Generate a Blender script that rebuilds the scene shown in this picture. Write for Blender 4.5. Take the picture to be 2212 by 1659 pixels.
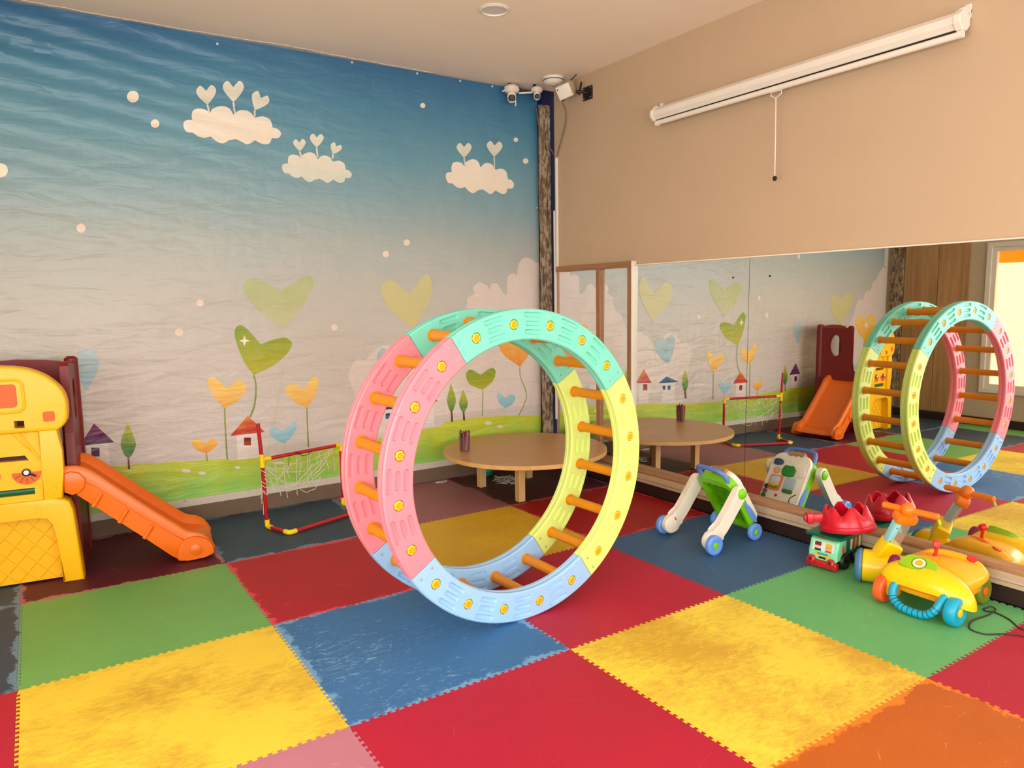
import bpy, bmesh, math, random
from math import sin, cos, pi, radians, atan2, sqrt
from mathutils import Vector, Matrix, noise
random.seed(7)
for o in list(bpy.data.objects): bpy.data.objects.remove(o)
SC = bpy.context.scene
COL = SC.collection

# ------------------------------------------------------------------ camera
cam_d = bpy.data.cameras.new('camera'); cam = bpy.data.objects.new('camera', cam_d); COL.objects.link(cam)
YAW, PITCH, ROLL = 0.581446, -0.116564, -0.017047
f_ = Vector((sin(YAW)*cos(PITCH), cos(YAW)*cos(PITCH), sin(PITCH)))
r_ = Vector((cos(YAW), -sin(YAW), 0)); u_ = r_.cross(f_)
r2 = r_*cos(ROLL) + u_*sin(ROLL); u2 = -r_*sin(ROLL) + u_*cos(ROLL)
M = Matrix((r2, u2, -f_)).transposed().to_4x4(); M.translation = (0.15908, -4.37475, 1.51351)
cam.matrix_world = M
cam_d.sensor_width = 36; cam_d.lens = 1567.85*36/2212; cam_d.clip_start = 0.05
SC.camera = cam

# ------------------------------------------------------------------ world, added window light, exposure
W = bpy.data.worlds.new('world'); SC.world = W; W.use_nodes = True
W.node_tree.nodes['Background'].inputs[0].default_value = (0.75, 0.82, 0.95, 1)
W.node_tree.nodes['Background'].inputs[1].default_value = 1.0
def area(name, loc, rot, sx, sy, power, col):
    d = bpy.data.lights.new(name, 'AREA'); d.shape = 'RECTANGLE'; d.size = sx; d.size_y = sy
    d.energy = power; d.color = col
    o = bpy.data.objects.new(name, d); COL.objects.link(o); o.location = loc; o.rotation_euler = rot
    return o
ADDED_COL = (0.84, 0.945, 1.0)
# added area lights in assumed, unseen windows: left wall and behind the camera
area('added_left_light_2', (-1.34, -2.95, 1.45), (0, radians(-90), 0), 1.9, 1.5, 50, ADDED_COL)
area('added_left_light_3', (-1.34, -4.95, 1.45), (0, radians(-90), 0), 1.9, 1.5, 50, ADDED_COL)
area('added_rear_light', (0.3, -6.94, 1.6), (radians(90), 0, 0), 2.6, 2.0, 84, ADDED_COL)
area('added_rear_light_2', (2.95, -6.94, 1.6), (radians(90), 0, 0), 1.7, 2.0, 55, ADDED_COL)
vs = SC.view_settings
vs.view_transform = 'Standard'; vs.look = 'None'; vs.gamma = 1; vs.exposure = 0.02; vs.use_curve_mapping = False

# ------------------------------------------------------------------ helpers
def lin(c):
    return tuple(((v/255)/12.92 if v/255 <= .04045 else ((v/255+.055)/1.055)**2.4) for v in c) + (1,)
MATS = {}
def nodes_of(name):
    m = bpy.data.materials.new(name); m.use_nodes = True
    nt = m.node_tree; return m, nt, nt.nodes['Principled BSDF']
def nd(nt, typ, **kw):
    n = nt.nodes.new(typ)
    for k, v in kw.items():
        if k.startswith('i_'): n.inputs[int(k[2:])].default_value = v
        else: setattr(n, k, v)
    return n
def mixc(nt, fac, a, b):
    n = nt.nodes.new('ShaderNodeMix'); n.data_type = 'RGBA'
    for s, v in ((0, fac), (6, a), (7, b)):
        if hasattr(v, 'links') or isinstance(v, bpy.types.NodeSocket): nt.links.new(v, n.inputs[s])
        else: n.inputs[s].default_value = v
    return n.outputs[2]
def mth(nt, op, a, b=0.0, c=0.0):
    n = nt.nodes.new('ShaderNodeMath'); n.operation = op
    for s, v in enumerate((a, b, c)):
        if isinstance(v, bpy.types.NodeSocket): nt.links.new(v, n.inputs[s])
        else: n.inputs[s].default_value = v
    return n.outputs[0]
def ramp(nt, fac, stops):
    n = nt.nodes.new('ShaderNodeValToRGB'); e = n.color_ramp.elements
    while len(e) < len(stops): e.new(0.5)
    for k, (p, c) in enumerate(stops): e[k].position = p; e[k].color = c
    nt.links.new(fac, n.inputs[0]); return n.outputs[0]
def noise_t(nt, vec, scale, detail=4, rough=.55, dist=0):
    n = nd(nt, 'ShaderNodeTexNoise'); n.inputs['Scale'].default_value = scale
    n.inputs['Detail'].default_value = detail; n.inputs['Roughness'].default_value = rough
    n.inputs['Distortion'].default_value = dist
    if vec is not None: nt.links.new(vec, n.inputs['Vector'])
    return n.outputs[0]
def mapping(nt, src, sc=(1,1,1), rot=(0,0,0), loc=(0,0,0)):
    n = nd(nt, 'ShaderNodeMapping'); n.inputs['Scale'].default_value = sc
    n.inputs['Rotation'].default_value = rot; n.inputs['Location'].default_value = loc
    nt.links.new(src, n.inputs['Vector']); return n.outputs[0]
def bump(nt, bsdf, h, strength=.2, dist=.01):
    n = nd(nt, 'ShaderNodeBump'); n.inputs['Strength'].default_value = strength; n.inputs['Distance'].default_value = dist
    nt.links.new(h, n.inputs['Height']); nt.links.new(n.outputs[0], bsdf.inputs['Normal']); return n

def plastic(name, c, rough=.38, var=.06, tex=60, bmp=.04, spec=.5):
    """moulded plastic: even colour, faint mottling and a fine skin"""
    if name in MATS: return MATS[name]
    m, nt, b = nodes_of(name); tc = nd(nt, 'ShaderNodeTexCoord')
    n = noise_t(nt, tc.outputs['Object'], 9, 3)
    base = lin(c); dk = tuple(v*(1-var*2) for v in base[:3])+(1,)
    nt.links.new(mixc(nt, n, dk, tuple(min(1, v*(1+var)) for v in base[:3])+(1,)), b.inputs['Base Color'])
    b.inputs['Roughness'].default_value = rough; b.inputs['Specular IOR Level'].default_value = spec
    if bmp: bump(nt, b, noise_t(nt, tc.outputs['Object'], tex*6, 2), bmp, .002)
    MATS[name] = m; return m
def wood(name, c1, c2, axis=2, scale=1.0, rough=.5, wear=None):
    m, nt, b = nodes_of(name); tc = nd(nt, 'ShaderNodeTexCoord')
    s = [26*scale, 26*scale, 26*scale]; s[axis] = 1.6*scale
    v = mapping(nt, tc.outputs['Object'], tuple(s))
    n = noise_t(nt, v, 1.0, 6, .6, .8); n2 = noise_t(nt, v, 4.5, 3, .6)
    f = mth(nt, 'ADD', mth(nt, 'MULTIPLY', n, .7), mth(nt, 'MULTIPLY', n2, .3))
    col = ramp(nt, f, [(.35, lin(c2)), (.62, lin(c1))])
    if wear:
        w = noise_t(nt, mapping(nt, tc.outputs['Object'], (7, 7, 2.2)), 6, 6, .7)
        col = mixc(nt, ramp(nt, w, [(.46, (0,0,0,1)), (.56, (1,1,1,1))]), col, lin(wear))
    nt.links.new(col, b.inputs['Base Color']); b.inputs['Roughness'].default_value = rough
    bump(nt, b, n, .12, .004); return m
def plaster(name, c, rough=.85, blot=.08, grain=180, dirt=None):
    m, nt, b = nodes_of(name); tc = nd(nt, 'ShaderNodeTexCoord'); o = tc.outputs['Object']
    n = noise_t(nt, o, 1.1, 5, .6); base = lin(c)
    col = mixc(nt, n, tuple(v*(1-blot*2) for v in base[:3])+(1,), tuple(min(1, v*(1+blot)) for v in base[:3])+(1,))
    if dirt:
        d = noise_t(nt, mapping(nt, o, (1, 1, 2.5)), 7, 8, .75)
        col = mixc(nt, ramp(nt, d, [(.6, (0,0,0,1)), (.68, (1,1,1,1))]), col, lin(dirt))
    nt.links.new(col, b.inputs['Base Color']); b.inputs['Roughness'].default_value = rough
    bump(nt, b, noise_t(nt, o, grain, 3), .08, .003); return m
def emit(name, c, s):
    m, nt, b = nodes_of(name); b.inputs['Base Color'].default_value = lin(c)
    b.inputs['Emission Color'].default_value = lin(c); b.inputs['Emission Strength'].default_value = s
    b.inputs['Roughness'].default_value = .6; return m
def clear(name, c, a=.25, rough=.08):
    m, nt, b = nodes_of(name); b.inputs['Base Color'].default_value = lin(c)
    b.inputs['Alpha'].default_value = a; b.inputs['Roughness'].default_value = rough; return m

def obj(name, bm, mat=None, parent=None, smooth=False, sharp=38, loc=None, rot=None, kind=None):
    me = bpy.data.meshes.new(name); bmesh.ops.recalc_face_normals(bm, faces=bm.faces[:]); bm.to_mesh(me); bm.free()
    if mat: me.materials.append(mat)
    if smooth:
        me.polygons.foreach_set('use_smooth', [True]*len(me.polygons))
        try: me.set_sharp_from_angle(angle=radians(sharp))
        except Exception: pass
    o = bpy.data.objects.new(name, me); COL.objects.link(o)
    if parent: o.parent = parent
    if loc: o.location = loc
    if rot: o.rotation_euler = rot
    if kind: o['kind'] = kind
    return o
def inst(name, src, parent=None, loc=None, rot=None, mat=None):
    """another copy of a piece that shares its mesh data"""
    o = bpy.data.objects.new(name, src.data if hasattr(src, 'data') else src); COL.objects.link(o)
    if parent: o.parent = parent
    if loc: o.location = loc
    if rot: o.rotation_euler = rot
    if mat: o.material_slots[0].link = 'OBJECT'; o.material_slots[0].material = mat
    return o
def tag(o, label, cat, group=None):
    o['label'] = label; o['category'] = cat
    if group: o['group'] = group
    return o
def thing(name, label, cat, loc=(0,0,0), rotz=0, group=None):
    o = bpy.data.objects.new(name, None); COL.objects.link(o); o.empty_display_size = .05
    o.location = loc; o.rotation_euler = (0, 0, rotz); return tag(o, label, cat, group)
def NB(): return bmesh.new()
def box(bm, lo, hi, bev=0, seg=2):
    vs = [bm.verts.new((x, y, z)) for x in (lo[0], hi[0]) for y in (lo[1], hi[1]) for z in (lo[2], hi[2])]
    fs = [bm.faces.new([vs[i] for i in q]) for q in ((0,1,3,2),(4,6,7,5),(0,4,5,1),(2,3,7,6),(0,2,6,4),(1,5,7,3))]
    if bev:
        es = list({e for f in fs for e in f.edges})
        bmesh.ops.bevel(bm, geom=es, offset=bev, segments=seg, affect='EDGES', profile=.5)
    return bm
def prism(bm, pts, a, b, axis=1, bev=0, seg=2):
    """polygon given in the two other axes, extruded from a to b along axis"""
    def mk(p, t):
        if axis == 1: return (p[0], t, p[1])
        if axis == 0: return (t, p[0], p[1])
        return (p[0], p[1], t)
    A = [bm.verts.new(mk(p, a)) for p in pts]; B = [bm.verts.new(mk(p, b)) for p in pts]
    n = len(pts); f1 = bm.faces.new(A); f2 = bm.faces.new(B[::-1])
    for i in range(n): bm.faces.new((A[i], B[i], B[(i+1) % n], A[(i+1) % n]))
    if bev: bmesh.ops.bevel(bm, geom=list(f1.edges)+list(f2.edges), offset=bev, segments=seg, affect='EDGES', profile=.5)
    return bm
def basis(d):
    d = Vector(d).normalized(); h = Vector((0,0,1)) if abs(d.z) < .9 else Vector((1,0,0))
    a = d.cross(h).normalized(); return a, d.cross(a).normalized(), d
def tube(bm, pts, r, n=10, cap=True, closed=False, flat=1.0):
    pts = [Vector(p) for p in pts]; rs = r if isinstance(r, (list, tuple)) else [r]*len(pts)
    rings = []; N = len(pts); pa = None
    for i, p in enumerate(pts):
        if closed: d = pts[(i+1) % N]-pts[i-1]
        else: d = pts[min(i+1, N-1)]-pts[max(i-1, 0)]
        d = d.normalized()
        if pa is None: a, b, _ = basis(d)
        else:
            a = (pa-d*pa.dot(d)); a = a.normalized() if a.length > 1e-6 else basis(d)[0]; b = d.cross(a)
        pa = a
        rings.append([bm.verts.new(p+(a*cos(2*pi*k/n)+b*sin(2*pi*k/n)*flat)*rs[i]) for k in range(n)])
    for i in range(N if closed else N-1):
        A, B = rings[i], rings[(i+1) % N]
        for k in range(n): bm.faces.new((A[k], A[(k+1) % n], B[(k+1) % n], B[k]))
    if cap and not closed: bm.faces.new(rings[0][::-1]); bm.faces.new(rings[-1])
    return bm
def lathe(bm, prof, c=(0,0,0), ax=(0,0,1), n=24, close=False):
    """profile of (radius, height) turned about ax through c"""
    a, b, d = basis(ax); c = Vector(c); rings = []
    for r, h in prof:
        if r < 1e-6: rings.append([bm.verts.new(c+d*h)])
        else: rings.append([bm.verts.new(c+d*h+(a*cos(2*pi*k/n)+b*sin(2*pi*k/n))*r) for k in range(n)])
    L = len(rings)
    for i in range(L if close else L-1):
        A, B = rings[i], rings[(i+1) % L]
        for k in range(n):
            k2 = (k+1) % n
            if len(A) == 1 and len(B) == 1: continue
            if len(A) == 1: bm.faces.new((A[0], B[k], B[k2]))
            elif len(B) == 1: bm.faces.new((A[k], A[k2], B[0]))
            else: bm.faces.new((A[k], A[k2], B[k2], B[k]))
    if not close:
        if len(rings[0]) > 1: bm.faces.new(rings[0])
        if len(rings[-1]) > 1: bm.faces.new(rings[-1])
    return bm
def spline(pts, n=6, closed=False):
    P = [Vector(p) for p in pts]; out = []; N = len(P)
    for i in range(N if closed else N-1):
        p1, p2 = P[i], P[(i+1) % N]
        p0 = P[i-1] if (closed or i > 0) else p1; p3 = P[(i+2) % N] if (closed or i < N-2) else p2
        for k in range(n):
            t = k/n
            out.append(.5*((2*p1)+(-p0+p2)*t+(2*p0-5*p1+4*p2-p3)*t*t+(-p0+3*p1-3*p2+p3)*t**3))
    if not closed: out.append(P[-1])
    return out
def spl2(pts, n=5, closed=True): return [(v.x, v.y) for v in spline([(p[0], p[1], 0) for p in pts], n, closed)]
def rrect(x0, z0, x1, z1, r, n=4):
    out = []
    for cx, cz, a0 in ((x1-r, z1-r, 0), (x0+r, z1-r, pi/2), (x0+r, z0+r, pi), (x1-r, z0+r, 1.5*pi)):
        out += [(cx+r*cos(a0+pi/2*k/n), cz+r*sin(a0+pi/2*k/n)) for k in range(n+1)]
    return out
def circ(cx, cz, r, n=20, a0=0, a1=2*pi): 
    full = abs(a1-a0-2*pi) < 1e-6
    return [(cx+r*cos(a0+(a1-a0)*k/(n if full else n-1)), cz+r*sin(a0+(a1-a0)*k/(n if full else n-1))) for k in range(n)]
def xform(bm, mat): bmesh.ops.transform(bm, matrix=mat, verts=bm.verts[:]); return bm

def plate_with_holes(bm, outer, holes, y0, y1, ydir=1):
    """flat plate in XZ with through holes, front at y0, back at y1"""
    for y in (y0, y1):
        edges = []
        for loop in [outer]+holes:
            vs = [bm.verts.new((p[0], y, p[1])) for p in loop]
            edges += [bm.edges.new((vs[i], vs[(i+1) % len(vs)])) for i in range(len(vs))]
        bmesh.ops.triangle_fill(bm, use_beauty=True, edges=edges, normal=(0, -1, 0))
    for loop in [outer]+holes:
        A = [bm.verts.new((p[0], y0, p[1])) for p in loop]; B = [bm.verts.new((p[0], y1, p[1])) for p in loop]
        for i in range(len(loop)): bm.faces.new((A[i], A[(i+1) % len(loop)], B[(i+1) % len(loop)], B[i]))
    bmesh.ops.remove_doubles(bm, verts=bm.verts[:], dist=1e-5)
    return bm

def soft_plate(bm, outer, holes, y0, y1, r=.012, seg=4):
    """like plate_with_holes, with the outer front edge rounded over by r (outer runs counter-clockwise or clockwise)"""
    n = len(outer); area2 = sum(outer[i][0]*outer[(i+1) % n][1]-outer[(i+1) % n][0]*outer[i][1] for i in range(n)); sg = 1 if area2 > 0 else -1
    nor = []
    for i in range(n):
        a, b = outer[i-1], outer[(i+1) % n]; d = Vector((b[0]-a[0], b[1]-a[1])).normalized(); nor.append((-d.y*sg, d.x*sg))
    def ins(s): return [(p[0]+k[0]*s, p[1]+k[1]*s) for p, k in zip(outer, nor)]
    loops = []
    for k in range(seg+1):
        t = pi/2*k/seg; loops.append([bm.verts.new((p[0], y0+r*(1-cos(t)), p[1])) for p in ins(r*(1-sin(t)))])
    loops.append([bm.verts.new((p[0], y1, p[1])) for p in outer])
    for A, B_ in zip(loops, loops[1:]):
        for i in range(n): bm.faces.new((A[i], A[(i+1) % n], B_[(i+1) % n], B_[i]))
    for lp, y in ((loops[0], y0), (loops[-1], y1)):
        ed = [bm.edges.get((lp[i], lp[(i+1) % n])) for i in range(n)]
        for h in holes:
            vs_ = [bm.verts.new((p[0], y, p[1])) for p in h]; ed += [bm.edges.new((vs_[i], vs_[(i+1) % len(h)])) for i in range(len(h))]
        bmesh.ops.triangle_fill(bm, use_beauty=True, edges=ed, normal=(0, -1, 0))
    for h in holes:
        A = [bm.verts.new((p[0], y0, p[1])) for p in h]; B_ = [bm.verts.new((p[0], y1, p[1])) for p in h]
        for i in range(len(h)): bm.faces.new((A[i], A[(i+1) % len(h)], B_[(i+1) % len(h)], B_[i]))
    bmesh.ops.remove_doubles(bm, verts=bm.verts[:], dist=1e-5)
    return bm
# ================================================================== SETTING
H = 3.325
XR, XL, YB, YF = 4.092, -1.40, 1.045, -7.0     # right (mirror), left, mural and rear walls
M_wall = plaster('painted_wall_peach', (198, 168, 138), .8, .05)
M_ceil = plaster('ceiling_paint', (250, 230, 210), .85, .04)
M_white = plaster('dirty_white_paint', (216, 206, 192), .7, .08, 120, (86, 76, 66))
M_plinth = plaster('brown_plinth', (118, 96, 76), .75, .12, 90, (84, 68, 54))
M_navy = plastic('navy_paint', (14, 18, 74), .45)
M_grey = plaster('grey_cream_plaster', (196, 178, 150), .85, .1)
M_dark = plaster('dark_brown_skirting', (44, 20, 15), .6, .1)
M_ledge1 = wood('ledge_brown_wood', (176, 132, 92), (140, 98, 66), 1, 1.0, .45)
M_ledge2 = wood('ledge_pale_wood', (206, 182, 152), (182, 156, 126), 1, 1.0, .5)
M_frame = wood('mirror_frame_wood', (172, 122, 82), (140, 94, 60), 1, 1.2, .45)
M_framez = wood('mirror_frame_wood_upright', (172, 122, 82), (140, 94, 60), 2, 1.2, .45)
M_post = wood('peeling_timber', (128, 100, 72), (46, 32, 20), 2, .9, .85, (168, 148, 122))
M_panel = wood('wall_panel_wood', (186, 142, 92), (146, 106, 62), 2, .35, .5)
M_winframe = plastic('white_window_frame', (226, 218, 204), .45)

def foam(name, c, light, dark, wear=.0, stain=.0, edge=None, rough=.55):
    """interlocking foam mat: scuffs, stains, worn rim, fine ribbed skin"""
    m, nt, b = nodes_of(name); tc = nd(nt, 'ShaderNodeTexCoord'); oi = nd(nt, 'ShaderNodeObjectInfo')
    add = nd(nt, 'ShaderNodeVectorMath'); add.operation = 'ADD'
    nt.links.new(tc.outputs['Object'], add.inputs[0])
    sc = nd(nt, 'ShaderNodeVectorMath'); sc.operation = 'SCALE'; sc.inputs[0].default_value = (37, 53, 11)
    nt.links.new(oi.outputs['Random'], sc.inputs['Scale']); nt.links.new(sc.outputs[0], add.inputs[1])
    v = add.outputs[0]
    n = noise_t(nt, v, 3.2, 5, .6)
    base = lin(c)
    col = mixc(nt, n, tuple(x*.86 for x in base[:3])+(1,), tuple(min(1, x*1.1) for x in base[:3])+(1,))
    if stain:
        s1 = noise_t(nt, v, 2.1, 3, .5); s2 = noise_t(nt, mapping(nt, v, (1, 2.2, 1), (0, 0, .5)), 16, 8, .8, .6)
        s = mth(nt, 'ADD', mth(nt, 'MULTIPLY', s1, .5), mth(nt, 'MULTIPLY', s2, .5))
        col = mixc(nt, mth(nt, 'MULTIPLY', ramp(nt, s, [(.45, (0,0,0,1)), (.585, (1,1,1,1))]), stain), col, lin(dark))
    if wear:
        w1 = noise_t(nt, mapping(nt, v, (1.4, 3.6, 1), (0, 0, .7)), 13, 9, .82, 1.0)
        w2 = noise_t(nt, v, 1.9, 2, .5)
        s = mth(nt, 'ADD', mth(nt, 'MULTIPLY', w1, .84), mth(nt, 'MULTIPLY', w2, .16))
        hi = .67-.125*wear
        col = mixc(nt, ramp(nt, s, [(hi, (0,0,0,1)), (hi+.05, (.85,.85,.85,1))]), col, lin(light))
    # thin scratches
    vo = nd(nt, 'ShaderNodeTexVoronoi'); vo.feature = 'DISTANCE_TO_EDGE'; vo.inputs['Scale'].default_value = 3.1
    nv = mapping(nt, v, (1, 1.9, 1), (0, 0, 1.1)); nt.links.new(nv, vo.inputs['Vector'])
    g = noise_t(nt, v, 8, 4, .6)
    sf = mth(nt, 'MULTIPLY', mth(nt, 'LESS_THAN', vo.outputs[0], .004), mth(nt, 'GREATER_THAN', g, .58))
    col = mixc(nt, mth(nt, 'MULTIPLY', sf, .55), col, lin(light))
    if edge:
        sx = nd(nt, 'ShaderNodeSeparateXYZ'); nt.links.new(tc.outputs['Object'], sx.inputs[0])
        x, y = sx.outputs[0], sx.outputs[1]
        d = mth(nt, 'MINIMUM', mth(nt, 'MINIMUM', x, mth(nt, 'SUBTRACT', 1.0, x)), mth(nt, 'MINIMUM', y, mth(nt, 'SUBTRACT', 1.0, y)))
        e = noise_t(nt, v, 6, 7, .75)
        d = mth(nt, 'ADD', d, mth(nt, 'MULTIPLY', mth(nt, 'SUBTRACT', .52, e), .22))
        col = mixc(nt, ramp(nt, d, [(.020, (1,1,1,1)), (.026, (0,0,0,1))]), col, lin(edge))
    nt.links.new(col, b.inputs['Base Color']); b.inputs['Roughness'].default_value = rough
    b.inputs['Specular IOR Level'].default_value = .35
    wv = nd(nt, 'ShaderNodeTexWave'); wv.inputs['Scale'].default_value = 62; wv.inputs['Distortion'].default_value = .4
    nt.links.new(mapping(nt, tc.outputs['Object'], (1, 1, 1), (0, 0, .62)), wv.inputs['Vector'])
    bump(nt, b, wv.outputs['Fac'], .16, .003)
    return m
FO = {
 'green':  foam('mat_green', (112, 172, 92), (150, 196, 130), (60, 110, 50), .35),
 'green2': foam('mat_green_worn', (102, 178, 110), (160, 212, 160), (60, 120, 66), .4),
 'yellow': foam('mat_yellow', (240, 206, 62), (255, 226, 90), (188, 140, 42), 0, .75),
 'yellow2': foam('mat_yellow_worn', (242, 214, 70), (255, 232, 96), (204, 150, 44), 0, .8),
 'ochre': foam('mat_yellow_dull', (222, 178, 40), (240, 208, 80), (188, 142, 36), 0, .5),
 'red':   foam('mat_red', (180, 24, 54), (216, 74, 96), (140, 16, 32), .32),
 'redd':  foam('mat_red_scuffed', (176, 22, 42), (236, 70, 100), (120, 10, 20), .3, 0, (226, 60, 90)),
 'redk':  foam('mat_red_dark', (160, 14, 18), (214, 60, 70), (110, 8, 14), .2, 0, (206, 52, 64)),
 'blue':  foam('mat_blue', (58, 112, 166), (136, 182, 218), (40, 80, 122), .95, 0, (112, 162, 204)),
 'navy':  foam('mat_blue_dark', (56, 92, 130), (110, 142, 168), (40, 66, 100), .12),
 'slate': foam('mat_slate', (50, 70, 92), (120, 150, 168), (44, 56, 66), .12, 0, (104, 136, 164)),
 'maroon': foam('mat_maroon', (84, 22, 40), (176, 96, 116), (60, 16, 28), .1, 0, (186, 104, 122)),
 'plum':  foam('mat_plum', (78, 22, 40), (164, 112, 138), (56, 22, 30), .22, 0, (140, 84, 108)),
 'mauve': foam('mat_mauve', (156, 98, 106), (206, 158, 170), (126, 76, 84), .3),
 'mauve2': foam('mat_mauve_pale', (186, 118, 134), (214, 164, 178), (150, 90, 104), .15),
 'orange': foam('mat_orange', (192, 94, 20), (246, 172, 92), (168, 78, 12), .22, 0, (250, 128, 34)),
}
LAY = {(-1,0):'slate',(0,0):'maroon',(1,0):'slate',(2,0):'mauve',(3,0):'plum',
 (-1,-1):'slate',(0,-1):'green',(1,-1):'redd',(2,-1):'ochre',(3,-1):'redk',
 (-1,-2):'red',(0,-2):'yellow',(1,-2):'blue',(2,-2):'red',(3,-2):'navy',
 (-1,-3):'green2',(0,-3):'mauve2',(1,-3):'red',(2,-3):'yellow2',(3,-3):'green2',
 (-1,-4):'navy',(0,-4):'red',(1,-4):'green2',(2,-4):'orange',(3,-4):'red',
 (-1,-5):'yellow',(0,-5):'blue',(1,-5):'yellow2',(2,-5):'red',(3,-5):'navy',
 (-1,-6):'red',(0,-6):'green',(1,-6):'orange',(2,-6):'blue',(3,-6):'yellow',
 (-1,-7):'navy',(0,-7):'yellow',(1,-7):'red',(2,-7):'green',(3,-7):'red'}
bm = NB(); box(bm, (XL-.15, YF-.15, -.06), (XR+.15, YB+.15, -.0152))
floor = obj('floor', bm, plaster('concrete_subfloor', (60, 54, 50)), kind='structure')
def edge_pts(N=30, a=.0062):
    out = [(0.0, 0.0)]
    for k in range(1, N-1):
        for s, o in ((.31, -a), (.22, a), (.78, a), (.69, -a)): out.append(((k+s)/N, o))
    return out
def mat_mesh(w=1.0, left_teeth=True):
    E = edge_pts(); g = .0007; pts = []
    if w == 1.0:
        pts += [(s+(g if s == 0 else 0), o+g) for s, o in E]                       # bottom, +x
        pts += [(1+o-g, s+(g if s == 0 else 0)) for s, o in E]                     # right, +y
        pts += [(1-g, 1-g)]+[(s, 1+o-g) for s, o in E[:0:-1]]                      # top, -x
        pts += [(g, 1-g)]+[(o+g, s) for s, o in E[:0:-1]]                          # left, -y
    else:
        pts = [(g, g), (w-g, g)]+[(w+o-g, s) for s, o in E[1:]]+[(w-g, 1-g), (g, 1-g)]
    b = NB(); A = [b.verts.new((x, y, 0)) for x, y in pts]; B_ = [b.verts.new((x, y, -.015)) for x, y in pts]
    b.faces.new(A)
    for i in range(len(A)): b.faces.new((A[i], B_[i], B_[(i+1) % len(A)], A[(i+1) % len(A)]))
    return b
m0 = obj('mat', mat_mesh(), FO['red'], floor); first = True
cut0 = obj('mat', mat_mesh(.39), FO['slate'], floor, loc=(XL+.01, 0, 0))
for j in range(0, -7, -1):
    for i in range(-1, 4):
        if first: o = m0; first = False; o.location = (i, j, 0)
        else: o = inst('mat', m0, floor, (i, j, 0))
        o.material_slots[0].link = 'OBJECT'; o.material_slots[0].material = FO[LAY[(i, j)]]
    if j < 0: inst('mat', cut0, floor, (XL+.01, j, 0), None, FO[['red', 'yellow', 'navy', 'green'][j % 4]])

def struct(name, bm, mat, parent=None):
    o = obj(name, bm, mat, parent)
    if parent is None: o['kind'] = 'structure'
    return o
bm = NB(); box(bm, (XL-.15, YF-.15, H), (XR+.15, YB+.15, H+.1)); struct('ceiling', bm, M_ceil)
bm = NB(); box(bm, (XL-.15, YB, -.06), (XR+.15, YB+.15, H)); wall_back = struct('wall_back', bm, M_white)
bm = NB(); box(bm, (XL, 1.0, 0), (4.025, YB, .109), .004); struct('baseboard_back', bm, M_plinth)
bm = NB(); box(bm, (XL, 1.008, .109), (4.025, YB, .162), .004); struct('trim_1', bm, M_white)
bm = NB(); box(bm, (XR, YF-.15, -.06), (XR+.15, .87, H)); struct('wall_right', bm, M_wall)
# left wall with window openings
WIN = [(-.15, -1.75, .40, 2.15), (-2.15, -3.75, .40, 2.5), (-4.15, -5.75, .40, 2.5)]  # first one shows in the mirror; the other two are added for light
def wall_with_openings(bm, ops, s0, s1, t0, t1, mk):
    """ops: (s lo, s hi, t lo, t hi); mk(s0,s1,t0,t1) adds a box"""
    ops = sorted(ops); s = s0
    for a, b, c, d in ops:
        mk(s, a, t0, t1); mk(a, b, t0, c); mk(a, b, d, t1); s = b
    mk(s, s1, t0, t1)
bm = NB()
wall_with_openings(bm, [(b, a, c, d) for a, b, c, d in WIN], YF-.15, YB+.15, -.06, H,
                   lambda a, b, c, d: box(bm, (XL-.15, a, c), (XL, b, d)))
wall_left = struct('wall_left', bm, M_grey)
for (y0, y1) in ((.40, .815), (.035, .393)):
    b2 = NB(); box(b2, (XL, y0, .11), (XL+.018, y1, H-.01), .003); obj('wood_panel', b2, M_panel, wall_left)
bm = NB(); box(bm, (XL, YF, 0), (XL+.03, 1.0, .10), .004); struct('baseboard_left', bm, M_dark)
bm = NB()
RW = [(-1.0, 1.6, .6, 2.6), (2.1, 3.8, .6, 2.6)]  # unseen rear openings, added to light the wheel's front
wall_with_openings(bm, RW, XL-.15, XR+.15, -.06, H, lambda a, b, c, d: box(bm, (a, YF-.15, c), (b, YF, d)))
struct('wall_front', bm, M_grey)
M_film = emit('sunlit_cream_film', (255, 228, 160), 1.7)
M_film2 = emit('sunlit_orange_film', (255, 140, 20), 0.85)
M_addglow = emit('added_window_glow', (255, 246, 232), 3.0)  # glow for panes of the added, unseen windows
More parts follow.
